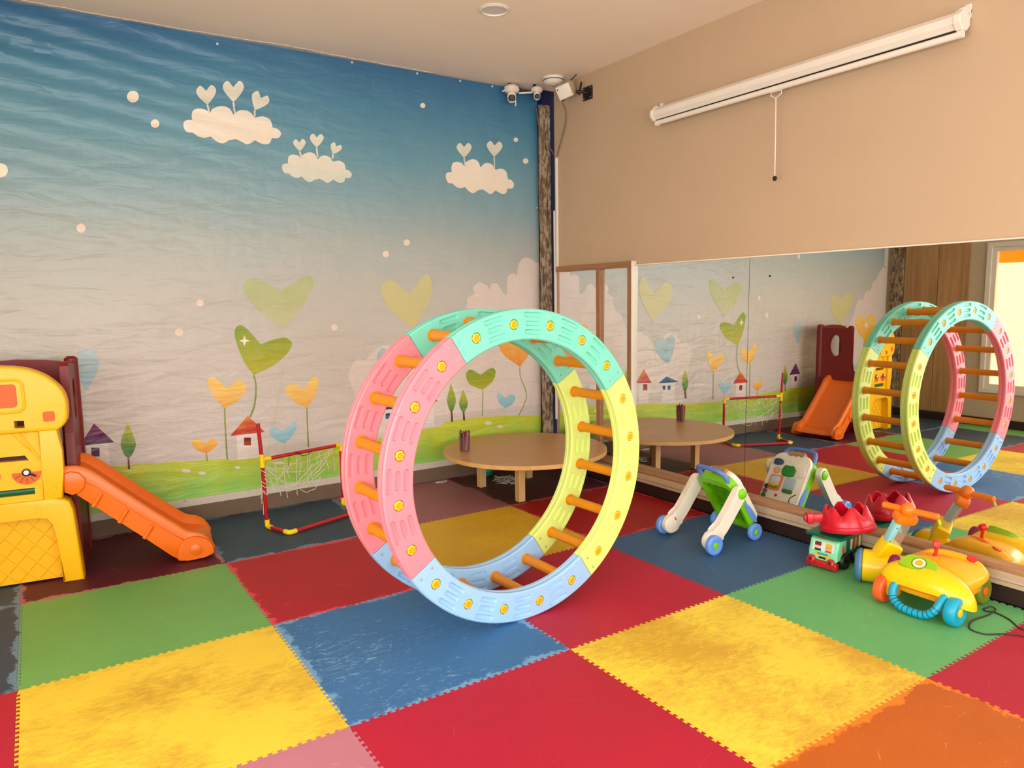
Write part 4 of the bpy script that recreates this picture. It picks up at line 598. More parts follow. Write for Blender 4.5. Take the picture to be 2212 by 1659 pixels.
PR = {'puff': ((218, 202, 194), (222, 208, 201)), 'white': ((240, 228, 214), (240, 226, 208)), 'white2': ((230, 222, 206), (212, 214, 202)),
 'dotpink': ((230, 210, 200), (230, 210, 200)), 'paleg': ((172, 182, 128), (194, 190, 146)), 'paley': ((200, 194, 142), (204, 192, 134)),
 'green': ((132, 158, 28), (176, 172, 30)), 'orange': ((246, 206, 110), (234, 176, 80)), 'orange2': ((244, 190, 84), (232, 140, 44)),
 'blueh': ((168, 204, 216), (130, 184, 204)), 'blueg': ((176, 196, 202), (150, 182, 194)), 'stem': ((150, 160, 74), (120, 140, 60)),
 'stempale': ((196, 200, 170), (190, 198, 180)), 'paper': ((228, 218, 210), (226, 214, 207)), 'roofr': ((226, 120, 40), (188, 26, 34)),
 'winr': ((120, 30, 20), (170, 60, 30)), 'roofp': ((132, 20, 96), (70, 14, 76)), 'winp': ((50, 12, 66), (90, 40, 90)),
 'roofb': ((30, 110, 160), (14, 44, 110)), 'winb': ((20, 60, 120), (30, 90, 150)), 'treeg': ((186, 190, 40), (48, 122, 56)),
 'trunk': ((140, 70, 50), (80, 26, 20)), 'hill': ((206, 204, 36), (150, 204, 92))}
bm = NB(); V = [[bm.verts.new((SX0+i*DX, YS-HG[i][k], SZ0+k*DZ)) for k in range(NZ+1)] for i in range(NX+1)]
for i in range(NX):
    for k in range(NZ): bm.faces.new((V[i][k], V[i+1][k], V[i+1][k+1], V[i][k+1]))
banner = thing('mural_banner', 'large printed cloth mural of sky, hearts and meadow on the wall', 'mural', (0, 0, 0))
sheet = obj('printed_sheet', bm, cloth_mat('mural_cloth', sheet_col), banner, True)
def clip(poly, ax, v, keep_gt):
    out = []; n = len(poly)
    for i in range(n):
        a, b = poly[i], poly[(i+1) % n]
        ia = (a[ax] >= v) if keep_gt else (a[ax] <= v); ib = (b[ax] >= v) if keep_gt else (b[ax] <= v)
        if ia: out.append(a)
        if ia != ib:
            t = (v-a[ax])/(b[ax]-a[ax]); out.append((a[0]+(b[0]-a[0])*t, a[1]+(b[1]-a[1])*t))
    return out
LAYER = {'printed_cloud': .0008, 'printed_house_wall': .0011, 'printed_hill': .0015}
PM = {k: cloth_mat('print_'+k, two(*v)) for k, v in PR.items()}
for name, mk, poly in MURAL:
    off = LAYER.get(name, .0019)
    if mk == 'puff': off = .0005
    if name in ('printed_sparkle', 'printed_window'): off = .0023
    if name == 'printed_roof': off = .0021
    if name == 'printed_stem': off = .0017
    poly = [(min(max(p[0], SX0), SX1), min(max(p[1], SZ0), SZ1)) for p in poly]
    bm = NB(); i0 = int((min(p[0] for p in poly)-SX0)/DX); i1 = int((max(p[0] for p in poly)-SX0)/DX)
    cache = {}
    def vert(p):
        key = (round(p[0], 5), round(p[1], 5))
        if key not in cache: cache[key] = bm.verts.new((p[0], YS-hgt(*p)-off, p[1]))
        return cache[key]
    for i in range(i0, i1+1):
        strip = clip(clip(poly, 0, SX0+i*DX, True), 0, SX0+(i+1)*DX, False)
        if len(strip) < 3: continue
        k0 = int((min(p[1] for p in strip)-SZ0)/DZ); k1 = int((max(p[1] for p in strip)-SZ0)/DZ)
        for k in range(k0, k1+1):
            c = clip(clip(strip, 1, SZ0+k*DZ, True), 1, SZ0+(k+1)*DZ, False)
            vs = []
            for p in c:
                v = vert(p)
                if v not in vs: vs.append(v)
            if len(vs) >= 3:
                try: bm.faces.new(vs)
                except ValueError: pass
    obj(name, bm, PM[mk], banner, True)
for x, z in ((1.36, 3.27), (2.32, 3.30), (2.86, 3.30), (3.25, 3.30), (3.56, 3.30), (4.01, 2.32)):
    bm = NB(); lathe(bm, [(.008, 0), (.009, .004), (.004, .007), (0, .0075)], (x, YS-hgt(x, z)-.002, z), (0, -1, 0), 10)
    obj('fixing_nail', bm, M_winframe, banner)
# ================================================================== CLIMBING WHEEL
RO, RI, RN = .7345, .594, .6678
wheel = thing('climbing_wheel', 'large rolling climbing wheel of pastel plastic arcs with orange rungs', 'climbing wheel', (2.0321, -1.6455, 0), .0364)
WM = [plastic('pastel_green', (124, 218, 196), .42, .03), plastic('pastel_lime', (226, 244, 132), .42, .03),
      plastic('pastel_blue', (160, 204, 246), .42, .03), plastic('pastel_pink', (255, 140, 154), .42, .03)]
M_bar = plastic('orange_rung', (230, 144, 10), .4, .05); M_nut = plastic('yellow_nut', (252, 206, 24), .35, .03)
M_cap = plastic('orange_nut_cap', (250, 166, 6), .4, .03); M_steel = plastic('zinc_screw', (170, 170, 166), .3)
T0 = 1.97938
def pol(r, a): return (r*cos(a), r*sin(a)+RO)
def segment(holes):
    """one quarter of a ring lying between angles -45 and +45 degrees about +x; front face at y = 0 with moulded pockets"""
    b = NB(); n = 30; g = radians(.12); A0, A1 = -pi/4+g, pi/4-g
    prof = [(.7285, 0), (RO, .006), (RO, .023), (RO-.005, .026), (RO-.005, .034), (RO, .037), (RO, .054), (.7285, .06),
            (.600, .06), (RI, .054), (RI, .037), (RI+.005, .034), (RI+.005, .026), (RI, .023), (RI, .006), (.600, 0)]
    R = []
    for i in range(n+1):
        a = A0+(A1-A0)*i/n; R.append([b.verts.new((r*cos(a), y, r*sin(a))) for r, y in prof])
    P = len(prof)
    for i in range(n):
        for k in range(P-1): b.faces.new((R[i][k], R[i+1][k], R[i+1][k+1], R[i][k+1]))
    b.faces.new(R[0]); b.faces.new(R[-1][::-1])
    edges = []
    def ed(u, v):
        e = b.edges.get((u, v)); return e or b.edges.new((u, v))
    for i in range(n): edges += [ed(R[i][0], R[i+1][0]), ed(R[i][-1], R[i+1][-1])]
    edges += [ed(R[0][0], R[0][-1]), ed(R[-1][0], R[-1][-1])]
    def pocket(loop_fn, steps):
        prev = None
        for s, (shr, dep) in enumerate(steps):
            L = [b.verts.new((p[0], dep, p[1])) for p in loop_fn(shr)]
            if prev is None:
                for i in range(len(L)): edges.append(b.edges.new((L[i], L[(i+1) % len(L)])))
            else:
                for i in range(len(L)): b.faces.new((prev[i], prev[(i+1) % len(L)], L[(i+1) % len(L)], L[i]))
            prev = L
        b.faces.new(prev)
    st = radians(18)
    for q in range(5):                                            # nut seats
        a = (q-2)*st
        if holes:
            c = (RN*cos(a), RN*sin(a))
            pocket(lambda s: circ(c[0], c[1], .0255-s, 20), [(0, 0), (.0012, .003), (.0022, .014)])
    for q in range(4):                                            # three finger grooves between two rungs
        a = (q-1.5)*st
        for dr, hl in ((.0395, .0545), (0, .043), (-.0395, .048)):
            c = Vector(((RN+dr)*cos(a), (RN+dr)*sin(a))); t = Vector((-sin(a), cos(a))); rr = Vector((cos(a), sin(a)))
            def lp(s, c=c, t=t, rr=rr, hl=hl):
                w = .0118-s; h = hl-.0118; out = []
                for k in range(7): x = -pi/2+pi*k/6; out.append(c+t*(h+w*cos(x))+rr*(w*sin(x)))
                for k in range(7): x = pi/2+pi*k/6; out.append(c+t*(-h+w*cos(x))+rr*(w*sin(x)))
                return [(v.x, v.y) for v in out]
            pocket(lp, [(0, 0), (.0012, .003), (.0030, .0085), (.0058, .0105)])
    bmesh.ops.triangle_fill(b, use_beauty=True, edges=edges, normal=(0, -1, 0))
    return b
def smile(b):
    a = -pi/4+radians(5.2); pts = []
    for k in range(12):
        t = radians(-100)+radians(190)*k/11
        r = RN+.022*cos(t+pi/2); aa = a+.022*sin(t+pi/2)/RN*(-1)
        pts.append((r*cos(aa), -.0002, r*sin(aa)))
    tube(b, pts, .0009, 5)
# nut, rung and screw are modelled once
def hexpts(r): return [(r*cos(pi/3*k+.2), r*sin(pi/3*k+.2)) for k in range(6)]
b = NB(); prism(b, hexpts(.0226), .002, .014, 1, .0022, 2); nut_me = obj('nut', b, M_nut, wheel, True)
b = NB(); lathe(b, [(.0135, 0), (.0135, .0025), (.0115, .0035), (.0105, .0015), (0, .0012)], (0, .003, 0), (0, -1, 0), 18); cap_me = obj('nut_cap', b, M_cap, nut_me, True)
b = NB(); n = 32
rr = [(.0252 if k % 4 else .0236) for k in range(n)]
ringA = [b.verts.new((rr[k]*cos(2*pi*k/n), .056, rr[k]*sin(2*pi*k/n))) for k in range(n)]
ringB = [b.verts.new((rr[k]*cos(2*pi*k/n), .379, rr[k]*sin(2*pi*k/n))) for k in range(n)]
for k in range(n): b.faces.new((ringA[k], ringA[(k+1) % n], ringB[(k+1) % n], ringB[k]))
for yy in ((.060, .065), (.379, .3855)): lathe(b, [(.0, 0), (.0310, 0), (.0310, .0045), (.0270, .0065), (0, .0065)], (0, yy[0], 0), (0, 1, 0), 24)
bar_me = obj('rung', b, M_bar, wheel, True)
b = NB(); lathe(b, [(.0062, 0), (.0055, .0025), (.003, .003), (.0025, .0012), (0, .0012)], (0, 0, 0), (0, -1, 0), 12); scr_me = obj('screw', b, M_steel, wheel, True)
firsts = {'seg': {}, 'nut': nut_me, 'bar': bar_me, 'scr': scr_me}
for ring, y0 in ((0, 0.0), (1, .385)):
    b = segment(ring == 0); smile(b); base = obj('arc_segment', b, WM[0], wheel, True, 30); used = False
    for s in range(4):
        # segment s holds rungs 5s .. 5s+4, its middle is rung 5s+2
        ang = T0-radians(18)*(5*s+2)
        loc, rot = (0, y0, RO), (0, -ang, 0)
        if not used: o = base; used = True; o.location = loc; o.rotation_euler = rot; o.material_slots[0].link = 'OBJECT'; o.material_slots[0].material = WM[s]
        else: o = inst('arc_segment', base, wheel, loc, rot, WM[s])
        o['label'] = ['mint green', 'lime yellow', 'pale blue', 'coral pink'][s]+' arc of the '+['front', 'rear'][ring]+' ring'
        for dr in (.033, -.033):
            a = ang-pi/4+radians(2.6); p = pol(RN+dr, a)
            if firsts['scr']: k = firsts['scr']; firsts['scr'] = None; k.location = (p[0], y0, p[1])
            else: inst('screw', scr_me, wheel, (p[0], y0, p[1]))
for k in range(20):
    a = T0-radians(18)*k; p = pol(RN, a)
    if k == 0: nut_me.location = (p[0], 0, p[1]); nut_me.rotation_euler = (0, 0, 0); bar_me.location = (p[0], 0, p[1])
    else:
        nn = inst('nut', nut_me, wheel, (p[0], 0, p[1]), (0, random.uniform(-.5, .5), 0)); inst('nut_cap', cap_me, nn)
        inst('rung', bar_me, wheel, (p[0], 0, p[1]))

# ================================================================== ROUND TABLE, PENCILS
M_top = wood('table_laminate', (198, 152, 98), (182, 134, 82), 0, .9, .38); M_edge = wood('table_edge_birch', (232, 186, 120), (214, 164, 98), 0, .8, .45)
M_leg = wood('table_leg_birch', (232, 190, 130), (212, 166, 106), 2, 1, .5)
table = thing('round_table', 'low round wooden table with birch edge in the corner by the mirrors', 'table', (3.337, .289, 0))
b = NB(); lathe(b, [(0, .3445), (.640, .3445), (.642, .346), (0, .346)], n=72); obj('tabletop', b, M_top, table, True)
b = NB(); lathe(b, [(0, .312), (.640, .312), (.6435, .315), (.6435, .342), (.641, .3445), (0, .3445)], n=72); obj('edge_band', b, M_edge, table, True)
b = NB(); box(b, (-.028, -.028, 0), (.028, .028, .312), .003); leg = obj('leg', b, M_leg, table)
L4 = [(-.21, -.235), (-.225, .305), (.25, .325), (.245, -.22)]
leg.location = (*L4[0], 0)
for p in L4[1:]: inst('leg', leg, table, (*p, 0))
ZT = .346
CX, CY = 2.893, .47
b = NB(); lathe(b, [(.040, 0), (.041, .004), (.047, .118), (.0445, .118), (.039, .006), (0, .006)], (CX, CY, ZT), n=24)
tag(obj('pencil_cup', b, clear('clear_cup_plastic', (150, 130, 130), .12)), 'clear plastic cup packed with pencils on the round table', 'cup')
PCOL = [(40, 26, 22), (96, 30, 26), (120, 44, 30), (214, 190, 130), (190, 120, 140), (60, 36, 60), (150, 60, 40), (30, 30, 40), (170, 40, 50), (226, 200, 120)]
PNAME = ['black', 'dark red', 'rust brown', 'cream', 'pink', 'plum', 'russet', 'charcoal', 'crimson', 'straw yellow']
k = 0
for ring, cnt in ((.0318, 15), (.0190, 8)):
    for q in range(cnt):
        a = 2*pi*q/cnt+ring*40; h = random.uniform(.148, .168); tw = .36
        p0 = Vector((CX+ring*cos(a), CY+ring*sin(a), ZT+.008)); p1 = Vector((CX+(ring+.006)*cos(a+tw), CY+(ring+.006)*sin(a+tw), ZT+h))
        d = p1-p0; b = NB(); tube(b, [p0, p0+d*.97, p1-d*.008, p1], [.0056, .0056, .0042, .002], 6)
        ci = (k*7+q) % 10
        c = PCOL[ci]; tag(obj('pencil', b, plastic('pencil_%d' % ci, c, .45)), '%s pencil in the %s of the clear cup, on its %s side' % (PNAME[ci], 'outer ring' if ring > .02 else 'middle', ['right', 'far right', 'far', 'far left', 'left', 'near left', 'near', 'near right'][int(round(a/(pi/4))) % 8]), 'pencil', 'pencils in the clear cup'); k += 1
# things under the table
b = NB()
for q in range(16):
    a = random.uniform(0, 2*pi); L = random.uniform(.1, .17); c = Vector((3.36+random.uniform(-.10, .10), .60+random.uniform(-.09, .09), .012))
    dv = Vector((cos(a), sin(a), 0)); s = Vector((-dv.y, dv.x, 0))*random.uniform(-.06, .06)
    tube(b, spline([c-dv*L/2, c-dv*L*.15+s+Vector((0, 0, random.uniform(0, .03))), c+dv*L*.2-s+Vector((0, 0, random.uniform(0, .03))), c+dv*L/2], 4), .0022, 5)
tag(obj('straw_pile', b, plastic('pale_straw', (196, 188, 170), .7)), 'loose tangle of pale string lying under the round table', 'string')['kind'] = 'stuff'
b = NB(); lathe(b, [(0, 0), (.024, .003), (.044, .024), (.050, .050), (.042, .076), (.024, .092), (0, .098)], (3.33, .865, 0), n=20)
tag(obj('play_ball', b, plastic('teal_ball', (20, 140, 130))), 'teal plastic ball in the shade under the round table', 'ball')
b = NB(); prism(b, spl2([(2.86, .925), (2.90, .955), (2.945, .935), (2.975, .945), (2.965, .915), (2.91, .905)], 3), .0005, .006, 2)
tag(obj('paper_scrap', b, plastic('grey_paper', (206, 200, 186), .8)), 'torn scrap of pale paper on the mauve mat by the plinth', 'paper')

# ================================================================== TOY GOAL
M_red = plastic('red_goal_tube', (186, 16, 26), .3); M_conn = plastic('yellow_connector', (250, 216, 20), .35); M_net = plastic('white_net_cord', (226, 216, 198), .7)
goal = thing('toy_goal', 'small red tube toy goal with yellow corners and drooping white net', 'goal', (1.38, .52, 0), .34)
GW, GD, ZB, rT = .651, .245, .470, .0125
def rod(name, pts, r, mat, parent=goal): b = NB(); tube(b, pts, r, 14); return obj(name, b, mat, parent, True)
rod('post', [(-.001, 0, .04), (-.013, 0, ZB-.01)], rT, M_red); rod('post', [(-.014, 0, ZB+.02), (-.027, 0, .724)], rT, M_red)
rod('post', [(GW, 0, .04), (GW, 0, ZB-.02)], rT, M_red)
rod('crossbar', [(-.005, 0, ZB+.008), (GW-.01, 0, ZB-.004)], rT, M_red)
for x in (0, GW): rod('base_rail', [(x, -.02, .016), (x, -GD+.025, .016)], rT, M_red)
rod('front_rail', [(.04, -GD, .016), (GW-.04, -GD, .016)], rT, M_red)
b = NB(); tube(b, [(-.011, 0, ZB-.045), (-.013, 0, ZB+.045)], .0165, 14); tube(b, [(-.012, 0, ZB+.008), (.05, 0, ZB+.006)], .0165, 14); obj('connector', b, M_conn, goal, True)
rod('connector', [(GW-.05, 0, ZB-.003), (GW-.012, 0, ZB-.003), (GW, 0, ZB-.018), (GW, 0, ZB-.05)], .0165, M_conn)
for x in (0, GW): rod('connector', [(x, 0, .065), (x, 0, .022), (x, -.012, .0175), (x, -.045, .0175)], .0165, M_conn)
rod('connector', [(0, -GD+.05, .0175), (0, -GD+.012, .0175), (.012, -GD, .0175), (.05, -GD, .0175)], .0165, M_conn)
rod('connector', [(GW, -GD+.05, .0175), (GW, -GD+.012, .0175), (GW-.012, -GD, .0175), (GW-.05, -GD, .0175)], .0165, M_conn)
b = NB(); rnd = random.Random(5)
def sag(x0, x1, z, d, y=.02, n=10):
    return [(x0+(x1-x0)*t/n, y+.012*sin(t*1.7+z*20), z-d*4*(t/n)*(1-t/n)+rnd.uniform(-.004, .004)) for t in range(n+1)]
for z, d, x0, x1 in ((ZB-.01, .07, .02, GW-.02), (ZB-.035, .10, .0, GW-.05), (ZB-.05, .16, .02, GW-.12), (ZB-.03, .20, .01, GW-.08), (ZB-.10, .13, .0, GW-.25), (ZB-.16, .10, .0, GW-.15), (ZB-.04, .05, .03, .3), (ZB-.06, .09, .0, .22), (ZB-.09, .10, -.01, .16), (ZB-.22, .08, .26, GW-.18)):
    tube(b, spline(sag(x0, x1, z, d), 2), .0023, 5)
for q in range(13):
    x = .03+q*.046+rnd.uniform(-.012, .012); z0 = ZB-.008; z1 = z0-rnd.uniform(.10, .30)*(1 if q < 9 else .7)
    tube(b, spline([(x, .012, z0), (x+rnd.uniform(-.02, .02), .02, z0-.06), (x+rnd.uniform(-.03, .03), .03, (z0+z1)/2), (x+rnd.uniform(-.02, .02), .02, z1)], 3), .0023, 5)
for q in range(7):
    x = -.012+rnd.uniform(-.012, .012); z = ZB-.06-q*.025
    tube(b, spline([(x-.018, .0, z), (x, -.018, z-.02), (x+.02, .0, z-.035), (x, .018, z-.06), (x-.012, .012, z-.16 if q % 3 == 0 else z-.07)], 4), .0023, 5)
nt_ = obj('net', b, M_net, goal, True); nt_['kind'] = 'stuff'
b = NB(); tube(b, spline([(.18, -.016, ZB-.07), (.19, -.016, ZB-.02), (.20, 0, ZB+.018), (.215, .016, ZB), (.25, -.016, ZB+.012), (.30, -.02, ZB-.02), (.37, -.02, ZB-.012)], 5), .0022, 5); obj('cable_tie', b, plastic('black_tie', (24, 20, 18)), goal, True)
# ================================================================== SLIDE PLAY HOUSE
M_y = plastic('playhouse_yellow', (252, 190, 6), .36, .03); M_r = plastic('playhouse_red', (124, 5, 8), .4, .04); M_o = plastic('slide_orange', (240, 112, 10), .32, .04)
M_dk = plastic('slot_shade', (60, 12, 14), .6); M_or = plastic('sticker_orange', (252, 96, 24), .5); M_gn = plastic('roller_green', (8, 96, 60), .4); M_bl = plastic('slide_blue', (36, 66, 140), .4)
house = thing('slide_playhouse', 'yellow and red plastic play house with an orange slide', 'slide', (.29, .225, 0), -.13)
XC = -.31
def sym(right): return right+[(2*XC-x, z) for x, z in right[::-1]]
# lower arch
arch_o = sym([(XC, .475), (-.10, .475), (-.06, .470), (-.034, .452), (-.018, .40), (.006, 0), (-.095, 0), (-.099, .30), (-.108, .345), (-.135, .382), (-.18, .394), (XC, .398)][1:-1])
rt = [(-.10, .476), (-.06, .471), (-.034, .452), (-.018, .40), (.006, 0), (-.095, 0), (-.099, .30), (-.108, .345), (-.135, .382), (-.18, .394)]
b = NB(); prism(b, rt+[(2*XC-x, z) for x, z in rt[::-1]], -.025, .09, 1, .012, 3); obj('lower_arch', b, M_y, house, True)
b = NB(); box(b, (2*XC+.09, .05, .012), (-.09, .075, .40)); lat = obj('lattice_panel', b, M_y, house)
b = NB(); s = .092
for k in range(-7, 10):
    for sg in (1, -1):
        x0 = XC+k*s-sg*.2; pts = []
        for t in range(41):
            x = x0+sg*t*.01*.9; z = t*.01
            if 2*XC+.10 < x < -.10 and .015 < z < .395: pts.append((x, .049, z))
        if len(pts) > 1: tube(b, [pts[0], pts[-1]], .0042, 6)
obj('lattice_strip', b, M_y, lat)
# middle wall with slots
mid_out = [(-.072, .47), (-.058, .62), (-.056, .74), (-.064, .86)]
mid_out = mid_out+[(2*XC-x, z) for x, z in mid_out[::-1]]
slot_v = [(-.33-.09, .700), (-.203, .697), (-.220, .726), (-.33-.07, .726)]
slot_g = [(2*XC+.19, .510), (-.189, .510), (-.189, .546), (2*XC+.19, .546)]
b = NB(); plate_with_holes(b, mid_out, [slot_v, slot_g], .0, .05); mid = obj('middle_wall', b, M_y, house)
for sg in (1, -1):
    def mp(x): return x if sg == 1 else 2*XC-x
    b = NB(); q = [(mp(-.062), .474), (mp(-.048), .62), (mp(-.046), .74), (mp(-.058), .858), (mp(-.150), .862), (mp(-.146), .63), (mp(-.154), .47)]
    prism(b, q if sg == 1 else q[::-1], -.022, .05, 1, .009, 3); obj('side_column', b, M_y, house, True)
    b = NB(); tube(b, [(mp(-.155), -.002, .70), (mp(-.235), -.002, .85)], .007, 8); tube(b, [(mp(-.19), -.002, .745), (mp(-.27), -.002, .85)], .004, 8); obj('brace', b, M_y, house, True)
    gx = -.219 if sg == 1 else 2*XC+.219
    b = NB(); prism(b, circ(gx, .634, .067, 16, pi, 2*pi), -.004, .002, 1); gg = obj('gauge_dial', b, M_or, house)
    b = NB()
    for t in (.15, .32, .5, .68, .85):
        a = pi+pi*t; tube(b, [(gx+.03*cos(a), -.005, .634+.03*sin(a)), (gx+.06*cos(a), -.005, .634+.06*sin(a))], .0028, 6)
    obj('dial_tick', b, plastic('dial_green', (120, 130, 40)), gg)
    b = NB(); lathe(b, [(.021, 0), (.021, .006), (.012, .009), (0, .009)], (gx, -.004, .634), (0, -1, 0), 18); tube(b, [(gx, -.007, .634), (gx+.042, -.007, .610)], .006, 8); obj('dial_pointer', b, plastic('pointer_navy', (16, 22, 56)), gg, True)
    b = NB(); lathe(b, [(.013, 0), (.012, .003), (0, .0035)], (gx, -.0125, .634), (0, -1, 0), 16); obj('pointer_hub', b, plastic('hub_white', (240, 230, 226)), gg, True)
    b = NB(); lathe(b, [(.010, 0), (.008, .004), (0, .002)], (mp(-.095), -.022, .537), (0, -1, 0), 14); obj('screw_boss', b, M_y, house, True)
b = NB(); tube(b, [(2*XC+.185, .03, .528), (-.185, .03, .528)], .022, 14); obj('roller', b, M_gn, house, True)
b = NB(); box(b, (2*XC+.12, .052, .49), (-.12, .06, .84)); obj('slot_shade_plate', b, M_dk, house)  # dark plate stands in for the shade behind the wall slots
# star emblem, raised
b = NB(); sp = [(-.183+(.026 if k % 2 == 0 else .011)*sin(pi*k/5), .430+(.026 if k % 2 == 0 else .011)*cos(pi*k/5)) for k in range(10)]
prism(b, sp, -.029, -.02, 1); obj('star_emblem', b, M_y, house)
# rounded head
hr = [(-.06, .850), (-.030, .872), (-.010, .905), (-.003, .96), (-.006, 1.02), (-.022, 1.07), (-.052, 1.112), (-.10, 1.155), (-.17, 1.190), (-.24, 1.206)]
hr = [(v.x, v.y) for v in spline([(x, z, 0) for x, z in hr], 4)]
ho = hr+[(XC, 1.212)]+[(2*XC-x, z) for x, z in hr[::-1]]
sl = [(-.249, .880), (-.204, .877), (-.204, .916), (-.249, .919)]; sl2 = [(2*XC-x, z) for x, z in sl]
win = rrect(2*XC+.226, .990, -.226, 1.114, .02)
b = NB(); soft_plate(b, ho, [sl, sl2[::-1]], -.028, .06, .016, 5)
head = obj('head_panel', b, M_y, house, True)
b = NB(); box(b, (2*XC+.05, .061, .86), (-.05, .066, .95)); obj('slot_shade_sheet', b, M_dk, house)  # dark sheet, shade of the head's slot openings put into its colour
b = NB(); tube(b, [(p[0], -.028, p[1]) for p in rrect(2*XC+.197, .966, -.197, 1.136, .035)], .008, 8, closed=True); obj('window_surround', b, M_y, head, True)
b = NB(); prism(b, win, -.031, -.02, 1, .003); obj('window_sticker', b, M_or, head)
for x in (-.118, 2*XC+.064): b = NB(); prism(b, rrect(x, .903, x+.054, .957, .010), -.031, -.02, 1, .002); obj('square_sticker', b, M_or, head)
# red tower: slide end frame with an oval hole, rear wall, far posts
b = NB()
er = [(.15, 0), (.56, 0), (.56, .60), (.58, .80), (.58, 1.18), (.565, 1.205), (.545, 1.205), (.53, 1.18), (.24, 1.18), (.225, 1.205), (.20, 1.205), (.185, 1.18), (.185, .80), (.15, .60)]
hole = [(.377+.072*cos(a), .975+.122*sin(a)) for a in [2*pi*k/28 for k in range(28)]]
plate_with_holes(b, er, [hole], -.022, .022)
xform(b, Matrix(((0, 1, 0, 0), (1, 0, 0, 0), (0, 0, 1, 0), (0, 0, 0, 1))))
xform(b, Matrix.Translation((-.025, 0, 0))); obj('end_frame', b, M_r, house)
b = NB(); tube(b, [(-.024, .565, .60), (-.024, .568, .82), (-.024, .568, 1.20), (-.024, .568, 1.214)], [.036, .038, .037, .02], 14); obj('corner_post', b, M_r, house, True)
b = NB(); plate_with_holes(b, [(2*XC, 0), (-.03, 0), (-.03, 1.178), (-.16, 1.198), (XC, 1.206), (2*XC+.16, 1.198), (2*XC, 1.178)], [rrect(2*XC+.10, .62, -.10, 1.09, .08)[::-1]], .555, .585); obj('rear_wall', b, M_r, house)
b = NB(); box(b, (-.03, .54, 0), (.004, .60, .60), .006); obj('foot', b, M_r, house)
b = NB(); box(b, (2*XC+.03, .06, .52), (-.05, .555, .56), .008); obj('platform', b, plastic('platform_dark', (40, 46, 44)), house)
# orange slide
path = [(-.07, .585), (.00, .583), (.06, .545), (.14, .470), (.25, .368), (.36, .268), (.45, .190), (.52, .132), (.575, .112), (.64, .095), (.685, .055)]
pth = [(v.x, v.y) for v in spline([(p[0], p[1], 0) for p in path], 4)]
Y0, Y1 = .035, .445
def sect():
    """cross section of the chute: (y, height above bed)"""
    return [(Y0-.012, -.02), (Y0-.014, .030), (Y0-.004, .050), (Y0+.018, .052), (Y0+.036, .040), (Y0+.05, .006), (Y0+.08, -.006),
            (Y1-.08, -.006), (Y1-.05, .006), (Y1-.036, .040), (Y1-.018, .052), (Y1+.004, .050), (Y1+.014, .030), (Y1+.012, -.02), (Y1-.02, -.045), (Y0+.02, -.045)]
b = NB(); rings = []
for i, (x, z) in enumerate(pth):
    xa, za = pth[max(i-1, 0)]; xb, zb = pth[min(i+1, len(pth)-1)]; d = Vector((xb-xa, zb-za)).normalized(); nx, nz = -d.y, d.x
    f = min(1, max(.12, (.70-x)/.10)) if x > .55 else 1
    rings.append([b.verts.new((x+nx*h*f, y, max(.004, z+nz*h*f))) for y, h in sect()])
for i in range(len(rings)-1):
    for k in range(16): b.faces.new((rings[i][k], rings[i][(k+1) % 16], rings[i+1][(k+1) % 16], rings[i+1][k]))
b.faces.new(rings[0]); b.faces.new(rings[-1][::-1]); chute = obj('slide_chute', b, M_o, house, True)
for y0, y1 in ((Y0-.022, Y0+.02), (Y1-.02, Y1+.022)):
    b = NB()
    pts = [(.02, .560), (.10, .505), (.30, .318), (.47, .165), (.53, .13), (.55, .10), (.53, .02), (.495, .012), (.455, .045), (.30, .195), (.12, .365), (.0, .475)]
    prism(b, pts, y0, y1, 1, .006, 2); sd = obj('side_rail', b, M_o, house, True)
    ys = y0-.003 if y0 < .2 else y1-.003
    for (xa, za) in ((.125, .44), (.245, .328), (.365, .216)):
        b = NB(); tube(b, [(xa-.004, ys+.004, za+.030), (xa-.050, ys+.004, za-.040)], .013, 12); obj('rib', b, M_o, sd, True)
    b = NB(); prism(b, [(-.055, .60), (-.02, .612), (.02, .600), (.046, .565), (.046, .525), (.015, .488), (-.02, .480), (-.055, .50)], ys-.012, ys+.02, 1, .006); obj('slide_shoulder', b, M_o, house, True)
    b = NB(); q = spl2([(.50, .010), (.485, .05), (.50, .11), (.545, .142), (.60, .142), (.655, .112), (.676, .065), (.665, .02)], 4)
    prism(b, q, ys-.012, ys+.03, 1, .008, 3); tp = obj('slide_toe', b, M_o, house, True)
    b = NB(); lathe(b, [(.036, 0), (.034, .006), (.018, .012), (0, .014)], (.582, ys-.010, .068), (0, -1, 0) if y0 < .2 else (0, 1, 0), 18); obj('toe_boss', b, M_o, tp, True)
# blue climbing ramp on the far end
b = NB(); pr = [(2*XC+.02, .50), (2*XC-.02, .50), (2*XC-.10, .42), (2*XC-.26, .02), (2*XC-.26, 0), (2*XC-.18, 0), (2*XC-.04, .36)]
prism(b, pr, .10, .50, 1, .012, 2); obj('climbing_ramp', b, M_bl, house, True)

